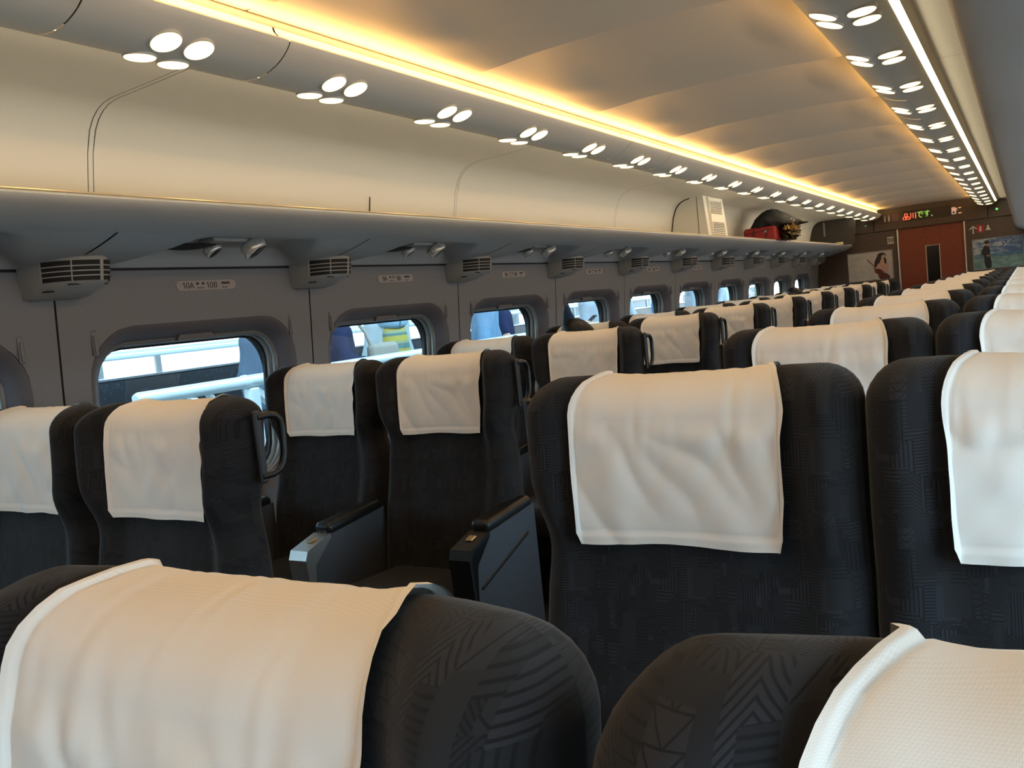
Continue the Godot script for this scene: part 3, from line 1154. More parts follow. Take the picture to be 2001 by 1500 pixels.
func rounded(mb: MB, c: Vector3, s: Vector3, r: float, turn := Basis()) -> void:
	# cushion-like box: corners rounded by radius r
	var nu := 28
	var nv := 15
	var p := PackedVector3Array()
	var t := PackedVector2Array()
	var h := s / 2 - Vector3(r, r, r)
	for j in nv:
		var b := -PI / 2 + PI * j / (nv - 1)
		for i in nu:
			var a := -TAU * i / nu
			var d := Vector3(cos(a) * cos(b), sin(b), sin(a) * cos(b))
			var k := Vector3(signf(d.x) if absf(d.x) > 0.02 else 0.0, signf(d.y) if absf(d.y) > 0.02 else 0.0, signf(d.z) if absf(d.z) > 0.02 else 0.0)
			if j == 0 or j == nv - 1:
				k = Vector3(0, k.y, 0)
			var q := Vector3(h.x * k.x, h.y * k.y, h.z * k.z) + d * r
			p.append(c + turn * q)
			t.append(Vector2(q.x + q.z * 0.7, q.y + q.z * 0.7))
	mb.grid(p, nu, nv, t, true)

func armrest(parent: Node3D, x: float, inner: bool) -> void:
	var b := MB.new()
	# tall side body with a sloping front console
	var prof := [Vector3(-0.037, 0.10, -0.04), Vector3(-0.037, 0.10, 0.34), Vector3(-0.037, 0.585, 0.372), Vector3(-0.037, 0.612, 0.360), Vector3(-0.037, 0.640, 0.245), Vector3(-0.037, 0.664, -0.04)]
	for q in prof.size():
		prof[q].x += x
	b.prism(prof, Vector3(0.074, 0, 0))
	var a := part("armrest", b.done(), M["arm_grey"], parent, Vector3(0, 0, 0.11 if inner else 0.0))
	var pb := MB.new()
	rounded(pb, Vector3(x, 0.662, 0.105), Vector3(0.072, 0.046, 0.29), 0.02, Basis(Vector3.RIGHT, 0.06))
	part("pad", pb.done(), M["pad_black"], a)
	var fb := MB.new()
	fb.prism([Vector3(x - 0.038, 0.40, 0.3605), Vector3(x - 0.038, 0.585, 0.3745), Vector3(x - 0.038, 0.614, 0.362), Vector3(x - 0.038, 0.643, 0.248), Vector3(x - 0.038, 0.630, 0.248), Vector3(x - 0.038, 0.604, 0.352), Vector3(x - 0.038, 0.58, 0.362), Vector3(x - 0.038, 0.40, 0.350)], Vector3(0.076, 0, 0))
	part("console", fb.done(), M["silver"] if inner else M["black_plastic"], a)
	var kb := MB.new()
	kb.box(Vector3(x, 0.634, 0.300), Vector3(0.026, 0.006, 0.030), 0.002, Basis(Vector3.RIGHT, 0.24))
	part("button", kb.done(), M["brass_trim"], a)
	if not inner:
		for s in [-1.0, 1.0]:
			var gb := MB.new()
			gb.box(Vector3(x + s * 0.038, 0.53, 0.17), Vector3(0.006, 0.012, 0.32), 0.002, Basis(Vector3.RIGHT, -0.30 + 0.60))
			part("groove_strip", gb.done(), M["black_plastic"], a)

func make_seat(aisle: float, inner_arm: float) -> Node3D:
	# aisle: +1 / -1 the side with the grab handle and aisle armrest, 0 for a window seat
	var o := Node3D.new()
	var back := part("backrest", seat_back, M["moquette"], o)
	part("headrest_cover", seat_covers[0], M["cover_cloth"], o)
	var cb := MB.new()
	rounded(cb, Vector3(0, 0.405, 0.30), Vector3(0.47, 0.13, 0.50), 0.05, Basis(Vector3.RIGHT, -0.06))
	part("seat_cushion", cb.done(), M["moquette"], o)
	var bb := MB.new()
	bb.box(Vector3(0, 0.30, 0.24), Vector3(0.46, 0.10, 0.50), 0.01)
	bb.box(Vector3(0, 0.14, 0.22), Vector3(0.36, 0.28, 0.26), 0.01)
	part("base", bb.done(), M["black_plastic"], o)
	if aisle != 0.0:
		var hb := MB.new()
		var x := aisle * 0.283
		var path := []
		for q in [[-0.050, 1.142], [-0.085, 1.143], [-0.106, 1.138], [-0.119, 1.125], [-0.124, 1.105], [-0.121, 1.050], [-0.113, 1.028], [-0.100, 1.014], [-0.080, 1.008], [-0.045, 1.008]]:
			path.append(Vector3(x + aisle * 0.006, q[1], q[0]))
		hb.tube(path, 0.0085, 10)
		var h := part("grab_handle", hb.done(), M["black_plastic"], o)
		var pb := MB.new()
		pb.box(Vector3(x + aisle * 0.004, 1.075, -0.052), Vector3(0.014, 0.165, 0.022), 0.004)
		part("mounting_plate", pb.done(), M["handle_grey"], h)
		armrest(o, aisle * 0.268, false)
	if inner_arm != 0.0:
		armrest(o, inner_arm * 0.295, true)
	return o

var seat_back: ArrayMesh
var seat_covers := []

func seats() -> void:
	var backs := []
	for w in [Vector2(1, 1), Vector2(1, 1), Vector2(1, 0), Vector2(0, 1)]:
		waist_sides = w
		wing_gain = 1.6 if backs.size() < 2 else 1.0
		backs.append(back_mesh())
	wing_gain = 1.0
	waist_sides = Vector2(0.35, 0.35)
	for k in 5:
		seat_covers.append(cover_mesh(k * 3 + 2))
	# columns: x, aisle side, shared armrest side
	var cols := [
		[-1.207, 0.0, -1.0, "window seat of the platform side block"],
		[-0.645, 1.0, -1.0, "aisle seat with looped handle, platform side block"],
		[0.634, -1.0, 1.0, "aisle seat of the block away from the platform"],
		[1.204, 0.0, 1.0, "window seat of the block away from the platform"]]
	for c in cols.size():
		var col: Array = cols[c]
		seat_back = backs[c]
		var proto := make_seat(col[1], col[2])
		for k in range(-1 if c > 1 else 0, 11):
			var s: Node3D = proto.duplicate()
			s.name = numbered("train_seat")
			var z := -1.30 - PITCH * k
			s.position = Vector3(col[0], 0, z)
			add_child(s)
			var nth: String = ORD[k + (1 if c > 1 else 0)] if k < 10 else "last"
			tag(s, "charcoal %s, %s row from the camera" % [col[3], nth], "train seat", "charcoal train seats with white head cloths")
			s.get_node("headrest_cover").mesh = seat_covers[posmod(k * 7 + c * 2 + 1, 5)]
			if k == -1:
				s.position.z = -0.300
				s.position.x += 0.010 if c == 3 else -0.008
				for nm in ["backrest", "headrest_cover", "grab_handle"]:
					if s.has_node(nm):
						var b: Node3D = s.get_node(nm)
						var piv := Vector3(0, 0.45, 0.10)
						var rot := Basis(Vector3.RIGHT, deg_to_rad(-4.0))
						b.transform = Transform3D(rot, piv - rot * piv - Vector3(0, 0.036, 0))
		proto.free()

# ------------------------------------------------------------------ things on the platform side rack
func rack_things() -> void:
	# cream cupboard closing part of the rack, with two louvre panels on its front
	var cab := thing("rack_cupboard", "cream cupboard built into the overhead rack, with grey louvred vents on its front", "cupboard")
	var prof := [Vector2(1.16, 1.745)]
	for q in RACK_BACK:
		if q.x > 1.16:
			prof.append(q)
	prof.append(Vector2(1.19, 2.118))
	var bb := MB.new()
	var loop := []
	for q in prof:
		loop.append(Vector3(-q.x, q.y, -7.30))
	bb.prism(loop, Vector3(0, 0, -0.56))
	part("body", bb.done(), M["rack_cream"], cab)
	var sb := MB.new()
	var lip := []
	for k in range(1, RACK_BACK.size() - 3):
		var q: Vector2 = RACK_BACK[k]
		lip.append(Vector3(-q.x + 0.004, q.y - 0.004, -7.298))
	sb.tube(lip, 0.004, 6)
	part("edge_seal", sb.done(), M["joint_dark"], cab)
	var db := MB.new()
	db.box(Vector3(-1.245, 1.94, -7.299), Vector3(0.004, 0.36, 0.003), 0.001)
	part("door_gap", db.done(), M["vent_dark"], cab)
	var slope := func(y: float) -> float:
		return -1.158 - (y - 1.745) * 0.030 / 0.373
	var vf := MB.new()
	for q in [[2.094, 0.030], [1.93, 0.075], [1.762, 0.020]]:
		vf.box(Vector3(slope.call(q[0]) + 0.006, q[0], -7.57), Vector3(0.024, q[1], 0.36), 0.004)
	for s in [-1.0, 1.0]:
		for q in [[2.025, 0.125], [1.833, 0.125]]:
			vf.box(Vector3(slope.call(q[0]) + 0.006, q[0], -7.57 + s * 0.174), Vector3(0.022, q[1], 0.014), 0.002)
	part("vent_frame", vf.done(), mat("vent_white", Color(0.86, 0.83, 0.77), 0.5), cab)
	var vd := MB.new()
	for q in [[2.025, 0.122], [1.833, 0.122]]:
		vd.box(Vector3(slope.call(q[0]) + 0.001, q[0], -7.57), Vector3(0.004, q[1], 0.35), 0.0)
	part("vent_back", vd.done(), M["vent_dark"], cab)
	var sl := MB.new()
	sl.box(Vector3.ZERO, Vector3(0.018, 0.006, 0.336), 0.001, Basis(Vector3.BACK, 0.5))
	var slm := sl.done()
	for y0 in [1.980, 1.788]:
		for k in 7:
			var y: float = y0 + k * 0.0155
			part("slat", slm, M["vent_white"], cab, Vector3(slope.call(y) + 0.010, y, -7.57))

	# red bag under a black jacket, with a glossy gold wrapped bundle
	var red := mat("bag_red", Color(0.50, 0.07, 0.08), 0.6)
	var blk := mat("bag_black", Color(0.055, 0.045, 0.04), 0.75)
	var bag := thing("travel_bag", "red travel bag lying on the overhead rack under a black jacket", "bag", Vector3(-1.20, 1.742, -9.38))
	var rb := MB.new()
	rounded(rb, Vector3(0, 0.080, 0), Vector3(0.34, 0.16, 0.54), 0.035)
	part("body", rb.done(), red, bag)
	var zb := MB.new()
	zb.box(Vector3(0.0, 0.115, 0.2715), Vector3(0.28, 0.006, 0.004), 0.001, Basis(Vector3.BACK, 0.12))
	part("zip", zb.done(), blk, bag)
	var st := MB.new()
	st.box(Vector3.ZERO, Vector3(0.022, 0.13, 0.004), 0.001)
	var stm := st.done()
	mat("bag_red_dark", Color(0.33, 0.04, 0.06), 0.6)
	for x in [-0.06, 0.07]:
		part("strap", stm, M["bag_red_dark"], bag, Vector3(x, 0.075, 0.2715))
	var lb := MB.new()
	lb.prism([Vector3(0.045, 0.098, 0.2735), Vector3(0.075, 0.100, 0.2735), Vector3(0.070, 0.128, 0.2735)], Vector3(0, 0, 0.002))
	part("tag", lb.done(), M["label_plate"], bag)
	var jk := thing("jacket", "black jacket heaped over the red travel bag on the rack, its edge jutting out", "jacket", Vector3(-1.13, 1.915, -9.38))
	var jb := MB.new()
	var p := PackedVector3Array()
	var nz := FastNoiseLite.new()
	nz.seed = 21
	nz.frequency = 3.2
	var nu := 48
	var nv := 22
	for j in nv:
		for i in nu:
			var a := TAU * i / nu
			var b := PI * j / (nv - 1)
			var d := Vector3(sin(b) * cos(a), cos(b), sin(b) * sin(a))
			var r := Vector3(0.22, 0.125, 0.28)
			var q := Vector3(d.x * r.x, d.y * r.y, d.z * r.z)
			q *= 1.0 + 0.16 * nz.get_noise_3dv(q * 2.2) + 0.06 * nz.get_noise_3dv(q * 6.0)
			# the heap leans: high in the middle, a stiff flap juts out on the aisle side
			var ax := clampf((q.x - 0.04) / 0.18, 0.0, 1.0)
			q.x += ax * ax * 0.14 * maxf(0.0, d.x)
			q.y += -0.09 * ax - 0.10 * clampf((-q.x - 0.02) / 0.2, 0, 1) + 0.05
			if q.y < -0.02 and q.x > 0.12:
				q.y = lerpf(q.y, 0.0, 0.8)
			p.append(q)
	jb.grid(p, nu, nv, PackedVector2Array(), true)
	part("cloth", jb.done(), blk, jk)
	var bu := thing("wrapped_bundle", "glossy crumpled gold and black bundle beside the red travel bag on the rack", "bundle", Vector3(-0.945, 1.742, -9.36))
	var ub := MB.new()
	p = PackedVector3Array()
	for j in nv:
		for i in nu:
			var a := TAU * i / nu
			var b := PI * j / (nv - 1)
			var d := Vector3(sin(b) * cos(a), cos(b), sin(b) * sin(a))
			var q := Vector3(d.x * 0.095, d.y * 0.115 + 0.11, d.z * 0.19)
			q += d * 0.035 * nz.get_noise_3dv(d * 1.4 + Vector3(4, 0, 0)) + d * 0.02 * signf(sin(q.y * 130.0 + q.x * 30.0)) * 0.4
			q.y = maxf(q.y, 0.0)
			p.append(q)
	ub.grid(p, nu, nv, PackedVector2Array(), true)
	var foil := mat("gold_foil", Color(0.62, 0.50, 0.30), 0.25, 0.85)
	foil.albedo_texture = noise_tex(0.03, Color(0.12, 0.10, 0.08), Color(1, 1, 1), 128, 14)
	foil.uv1_triplanar = true
	foil.uv1_scale = Vector3(6, 6, 6)
	part("wrap", ub.done(), foil, bu)
	var wb := MB.new()
	for k in 5:
		var y := 0.045 + k * 0.028
		wb.tube([Vector3(0.0, y + 0.012, 0.155), Vector3(0.05, y + 0.006, 0.135), Vector3(0.084, y, 0.05), Vector3(0.088, y - 0.004, -0.05)], 0.007, 6)
	part("fold", wb.done(), foil, bu)

	# dark bulkhead closing the rack by the end wall
	var bh := thing("rack_bulkhead", "dark brown panel with a rounded corner closing the far end of the rack", "panel")
	var hb := MB.new()
	var hl := [Vector3(-0.90, 1.745, -13.0)]
	for q in RACK_BACK:
		hl.append(Vector3(-q.x + 0.002, minf(q.y, 2.112), -13.0))
	hb.prism(hl, Vector3(0, 0, -0.05))
	part("panel", hb.done(), M["brown_dark"], bh)
	var hs := MB.new()
	hs.box(Vector3(-1.285, 1.99, -12.995), Vector3(0.022, 0.20, 0.012), 0.002)
	part("strip", hs.done(), M["frame_grey"], bh)
	var tk := thing("tissue_pack", "small pale crumpled packet at the far end of the rack", "packet", Vector3(-1.075, 1.742, -12.86))
	var pb := MB.new()
	rounded(pb, Vector3(0, 0.02, 0), Vector3(0.11, 0.04, 0.08), 0.018)
	part("packet", pb.done(), mat("packet_cream", Color(0.80, 0.72, 0.60), 0.5), tk)

# ------------------------------------------------------------------ small fittings along the platform side wall
func vent_point(a: float, ring: int) -> Vector3:
	# a: 0..1 along the curved front, ring: height
	var hz: float = [0.075, 0.098, 0.130, 0.142, 0.146, 0.140][ring]
	var pr: float = [0.045, 0.085, 0.155, 0.172, 0.176, 0.165][ring]
	var y: float = [1.503, 1.508, 1.538, 1.554, 1.606, 1.632][ring]
	var t := lerpf(1.0, -1.0, a)
	if t > 0.0 and ring >= 2:
		hz *= 0.76
	var pz := t * hz + (-0.03 if ring < 2 else 0.0) * 0.0
	var s := pow(maxf(0.0, 1.0 - pow(absf(t), 3.2)), 0.62) * (1.0 - 0.18 * t)
	return Vector3(-wall_x(y) + 0.002 + pr * s, y, pz)

func small_fittings() -> void:
	var vb := MB.new()
	var p := PackedVector3Array()
	var n := 41
	for r in 6:
		for i in n:
			p.append(vent_point(float(i) / (n - 1), r))
	vb.grid(p, n, 6)
	var low := []
	for i in n:
		low.append(p[i])
	vb.face(low)
	var body := vb.done()
	# dark grille band sits in the curved front; slats and posts stand before it
	var gb := MB.new()
	var band := func(y0: float, y1: float, out: float, a0: float, a1: float) -> MB:
		var m := MB.new()
		var g := PackedVector3Array()
		var nn := 30
		for y in [y0, y1]:
			for i in nn:
				var a := lerpf(a0, a1, float(i) / (nn - 1))
				var f: float = (y - 1.554) / (1.606 - 1.554)
				var q := vent_point(a, 3).lerp(vent_point(a, 4), f)
				var d := Vector3(cos(lerpf(-1.4, 1.4, a)), 0, -sin(lerpf(-1.4, 1.4, a)))
				g.append(Vector3(q.x, y, q.z) + d * out)
		m.grid(g, nn, 2)
		return m
	var dark: ArrayMesh = band.call(1.550, 1.612, 0.0015, 0.09, 0.93).done()
	var slats := []
	for k in 3:
		var m: MB = band.call(1.5630 + k * 0.0152, 1.5668 + k * 0.0152, 0.004, 0.09, 0.93)
		slats.append(m.done())
	var posts := []
	for a in [[0.085, 0.10], [0.34, 0.355], [0.66, 0.70], [0.915, 0.935]]:
		var m: MB = band.call(1.548, 1.614, 0.0045, a[0], a[1])
		posts.append(m.done())
	var slot := MB.new()
	slot.box(Vector3.ZERO, Vector3(0.012, 0.004, 0.060), 0.001)
	var slm := slot.done()
	for k in range(-1, 11):
		var v := thing("air_vent", ("curved grey air vent under the rack, %s of the row on the platform side wall" % ORD[k]) if k >= 0 else "curved grey air vent under the rack beside the camera, ahead of the row in view", "vent", Vector3(0, 0, joint(k) + 0.004), "air vents under the rack")
		part("body", body, M["vent_grey"], v)
		part("grille", dark, M["vent_dark"], v)
		for m in slats:
			part("slat", m, M["vent_grey"], v)
		for m in posts:
			part("post", m, M["vent_grey"], v)
		part("slot", slm, M["vent_dark"], v, Vector3(-1.392, 1.5405, 0.008))
		part("slot", slm, M["vent_dark"], v, Vector3(-1.400, 1.5405, -0.068))
		part("slot", slm, M["vent_dark"], v, Vector3(-1.452, 1.524, 0.070)).scale = Vector3(1.6, 1, 0.5)

	# reading lamps in the hollows of the rack's underside
	var hb := MB.new()
	hb.lathe([Vector2(0.0, 0.02), Vector2(0.030, 0.02), Vector2(0.036, 0.012), Vector2(0.037, -0.006), Vector2(0.033, -0.013), Vector2(0.028, -0.015)], Vector3.ZERO, Basis(), 22)
	var head := hb.done()
	var lb := MB.new()
	lb.lathe([Vector2(0.028, -0.014), Vector2(0.018, -0.017), Vector2(0.0001, -0.018)], Vector3.ZERO, Basis(), 18)
	var lens := lb.done()
	var rb := MB.new()
	rb.box(Vector3(0, 0, 0), Vector3(0.003, 0.012, 0.004), 0.0005)
	var rib := rb.done()
	var plate := MB.new()
	rounded(plate, Vector3.ZERO, Vector3(0.085, 0.016, 0.22), 0.0075)
	var pm := plate.done()
	var shade := MB.new()
	var sp := PackedVector3Array()
	for j in 8:
		for i in 15:
			var t := float(i) / 14
			var w := 0.055 * sin(PI * pow(t, 0.7))
			var s := lerpf(-1, 1, float(j) / 7)
			sp.append(Vector3(s * w * 0.8 + 0.05 * t, -0.020 * (1.0 - s * s) * sin(PI * t), 0.17 - 0.30 * t))
	shade.grid(sp, 15, 8)
	var shm := shade.done()
	var clear := mat("lamp_clear", Color(0.80, 0.80, 0.78), 0.15, 0.4)
	for k in range(0, 10):
		var zc := joint(k) - PITCH / 2
		var lamp := thing("reading_lamp", "pair of small unlit reading lamps in the rack's underside, above the %s platform side window" % ORD[k], "reading lamp", Vector3(-1.33, 1.660, zc + 0.05), "reading lamps under the rack")
		part("base_plate", pm, M["vent_grey"], lamp, Vector3(0, 0.014, -0.03))
		part("hood", shm, M["vent_dark"], lamp, Vector3(-0.06, 0.004, 0.13))
		for q in [[0.030, -0.11, 1.0], [-0.040, 0.02, 0.72]]:
			var h := part("lamp_head", head, clear, lamp, Vector3(q[0], -0.014, q[1]))
			h.scale = Vector3.ONE * q[2] * 1.3
			h.rotation = Vector3(0.35, 0, 0.5)
			part("lens", lens, M["dark_glass"], h)
			for i in 14:
				var a := TAU * i / 14
				var o := part("rib", rib, M["silver"], h, Vector3(cos(a) * 0.0365, 0.003, sin(a) * 0.0365))
				o.rotation.y = -a

	# seat number plates, 10A 10B down to 1A 1B
	for k in 10:
		var row := 10 - k
		var zc := joint(k) - PITCH / 2
		var pl := thing("seat_number_plate", "pale rounded plate reading %dA and %dB above the %s platform side window" % [row, row, ORD[k]], "label", Vector3(-wall_x(1.536), 1.536, zc - 0.03), "seat number plates")
		pl.rotation.y = PI / 2
		pl.rotation.x = 0.0
		var b := MB.new()
		var o := []
		for i in 24:
			var a := TAU * i / 24
			o.append(Vector3(signf(cos(a)) * 0.122 + cos(a) * 0.018, sin(a) * 0.018, 0.0008))
		b.prism(o, Vector3(0, 0, 0.0016))
		part("plate", b.done(), M["label_plate"], pl)
		part("lettering", text_mesh("%dA" % row, 0.031), M["print_dark"], pl, Vector3(-0.088, 0, 0.003))
		part("lettering", text_mesh("%dB" % row, 0.031), M["print_dark"], pl, Vector3(0.022, 0, 0.003))
		var m := MB.new()
		for q in [[-0.044, 0.0065, 0.011, 0.009], [-0.018, 0.0065, 0.011, 0.009], [-0.032, -0.010, 0.034, 0.003], [0.076, 0.0065, 0.012, 0.009], [0.090, 0.0065, 0.012, 0.009], [0.104, 0.0065, 0.012, 0.009], [0.084, -0.010, 0.026, 0.003]]:
			m.box(Vector3(q[0], q[1], 0.003), Vector3(q[2], q[3], 0.0012), 0.0)
		tag(part("small_print", m.done(), M["print_dark"], pl), "", "", "", "stuff")

	# coat hooks: slim folded plates each side of a wall joint
	var cb := MB.new()
	rounded(cb, Vector3.ZERO, Vector3(0.008, 0.085, 0.020), 0.0039)
	var hp := cb.done()
	var ch := MB.new()
	rounded(ch, Vector3(0.006, -0.006, 0), Vector3(0.006, 0.062, 0.010), 0.0029)
	var hk := ch.done()
	for k in 10:
		for s in [-1.0, 1.0]:
			var h := thing("coat_hook", "slim folded coat hook %s the %s wall joint on the platform side" % ["just before" if s > 0 else "just past", ORD[k]], "hook", Vector3(-wall_x(1.35) + 0.003, 1.355, joint(k) + s * 0.125), "coat hooks on the wall")
			part("plate", hp, M["wall_laminate"], h)
			part("hook", hk, M["wall_laminate"], h)

# ------------------------------------------------------------------ outside: the platform
func platform() -> void:
	var conc := mat("concrete", Color(0.60, 0.61, 0.61), 0.85)
	conc.albedo_texture = noise_tex(0.08, Color(0.88, 0.88, 0.88), Color(1, 1, 1), 256, 31)
	conc.uv1_triplanar = true
	var gran := mat("granite", Color(0.22, 0.235, 0.26), 0.45)
	var im := Image.create(256, 256, false, Image.FORMAT_RGB8)
	var r := RandomNumberGenerator.new()
	r.seed = 8
	im.fill(Color(0.30, 0.33, 0.37))
	for k in 5200:
		var x := r.randi_range(0, 255)
		var y := r.randi_range(0, 255)
		var c: Color = [Color(0.16, 0.18, 0.21), Color(0.40, 0.44, 0.49), Color(0.80, 0.84, 0.88)][r.randi_range(0, 2)]
		for q in [[0, 0], [1, 0], [0, 1]]:
			im.set_pixel((x + q[0]) % 256, (y + q[1]) % 256, c)
	gran.albedo_texture = ImageTexture.create_from_image(im)
	gran.uv1_triplanar = true
	gran.uv1_scale = Vector3(0.5, 0.5, 0.5)
	var pf := thing("platform", "pale concrete station platform outside the train windows", "platform", Vector3.ZERO, "", "structure")
	var pb := MB.new()
	pb.box(Vector3(-6.9, -0.55, -8.0), Vector3(10.2, 1.06, 50.0), 0.02)
	part("slab", pb.done(), conc, pf)
	# canopy over the platform and its columns
	var cn := thing("platform_canopy", "grey station canopy roof above the platform", "canopy", Vector3.ZERO, "", "structure")
	var cb := MB.new()
	cb.box(Vector3(-5.2, 3.5, -8.0), Vector3(6.5, 0.25, 50.0), 0.02)
	part("roof", cb.done(), conc, cn)
	for k in 6:
		var ob := MB.new()
		ob.lathe([Vector2(0.16, -0.02), Vector2(0.16, 3.4)], Vector3(-6.6, 0, 3.0 - 8.0 * k), Basis(), 20)
		part("column", ob.done(), conc, cn)
	# far white wall in the open light
	var fw := thing("far_wall", "bright white station wall beyond the platform", "wall", Vector3.ZERO, "", "structure")
	var fb := MB.new()
	fb.box(Vector3(-14.0, 2.2, -10.0), Vector3(0.3, 6.5, 90.0), 0.02)
	part("panel", fb.done(), mat("wall_white", Color(0.92, 0.95, 0.96), 0.6), fw)
	# parapet of speckled granite with a steel ledge and a round handrail
	var pw := thing("parapet", "low wall of dark speckled granite with a steel ledge, along the platform stairs", "wall")
	var gb := MB.new()
	gb.box(Vector3(-4.75, 0.545, -9.5), Vector3(0.25, 1.13, 26.0), 0.008)
	part("granite", gb.done(), gran, pw)
	var lb := MB.new()
	lb.box(Vector3(-4.75, 1.118, -9.5), Vector3(0.27, 0.018, 26.0), 0.005)
	part("ledge", lb.done(), M["steel"], pw)
	var hr := thing("handrail", "thick white handrail on posts above the granite parapet", "handrail")
	var rb := MB.new()
	rb.tube([Vector3(-4.85, 1.285, 3.4), Vector3(-4.85, 1.285, -22.4)], 0.032, 14)
	part("rail", rb.done(), mat("rail_white", Color(0.86, 0.90, 0.90), 0.35, 0.2), hr)
	var bp := MB.new()
	bp.box(Vector3(0, 0, 0), Vector3(0.03, 0.16, 0.05), 0.004)
	var post := bp.done()
	for k in 17:
		part("post", post, M["frame_grey"], hr, Vector3(-4.85, 1.20, 3.0 - 1.5 * k))
	# wall panels of frosted glass behind the rail, dark between
	var fp := thing("glass_screen", "smoky glass screens standing behind the white handrail", "screen")
	var sm := mat("smoky_glass", Color(0.30, 0.36, 0.40), 0.3, 0.1)
	for k in 9:
		var sb := MB.new()
		sb.box(Vector3(-5.02, 1.19, -0.6 - 2.9 * k), Vector3(0.015, 0.13, 1.05), 0.002)
		part("glass", sb.done(), sm, fp)
	# platform edge fence: thick pale tube with struts
	var fn := thing("edge_fence", "pale tubular fence along the platform edge with slanting struts", "fence")
	var tb := MB.new()
	var X := -2.75
	tb.tube([Vector3(X, 1.065, -2.76), Vector3(X, 1.068, -2.775), Vector3(X, 1.068, -3.455)], [0.030, 0.036, 0.036], 16)
	part("rail", tb.done(), M["rail_white"], fn)
	var tc := MB.new()
	tc.tube([Vector3(X, 1.071, -3.50), Vector3(X, 1.071, -16.0)], 0.036, 16)
	part("rail", tc.done(), M["rail_white"], fn)
	var kb := MB.new()
	kb.lathe([Vector2(0.0001, -0.04), Vector2(0.028, -0.034), Vector2(0.042, -0.012), Vector2(0.042, 0.012), Vector2(0.028, 0.034), Vector2(0.0001, 0.04)], Vector3(X, 1.069, -3.478), Basis(Vector3.RIGHT, PI / 2), 16)
	part("joint", kb.done(), M["rail_white"], fn)
	for q in [-3.20, -2.92]:
		var ub := MB.new()
		ub.tube([Vector3(X, 1.05, q), Vector3(X - 0.02, 0.86, q - 0.16)], 0.020, 10)
		part("strut", ub.done(), M["rail_white"], fn)
	for k in 8:
		var z := -3.52 - 1.55 * k
		var ub := MB.new()
		ub.box(Vector3(X - 0.02, 0.86, z - 0.22), Vector3(0.05, 0.58, 0.045), 0.006, Basis(Vector3.RIGHT, 0.85))
		part("strut", ub.done(), M["rail_white"], fn)
		var ob := MB.new()
		ob.box(Vector3(X, 0.51, z), Vector3(0.07, 1.04, 0.07), 0.008)
		part("post", ob.done(), M["rail_white"], fn)
	var lo := MB.new()
	lo.tube([Vector3(X, 0.30, -2.80), Vector3(X, 0.30, -16.0)], 0.028, 12)
	part("rail", lo.done(), M["rail_white"], fn)
	for z in [-2.80, -3.10]:
		var ob := MB.new()
		ob.box(Vector3(X, 0.50, z), Vector3(0.05, 1.06, 0.05), 0.006)
		part("post", ob.done(), M["rail_white"], fn)


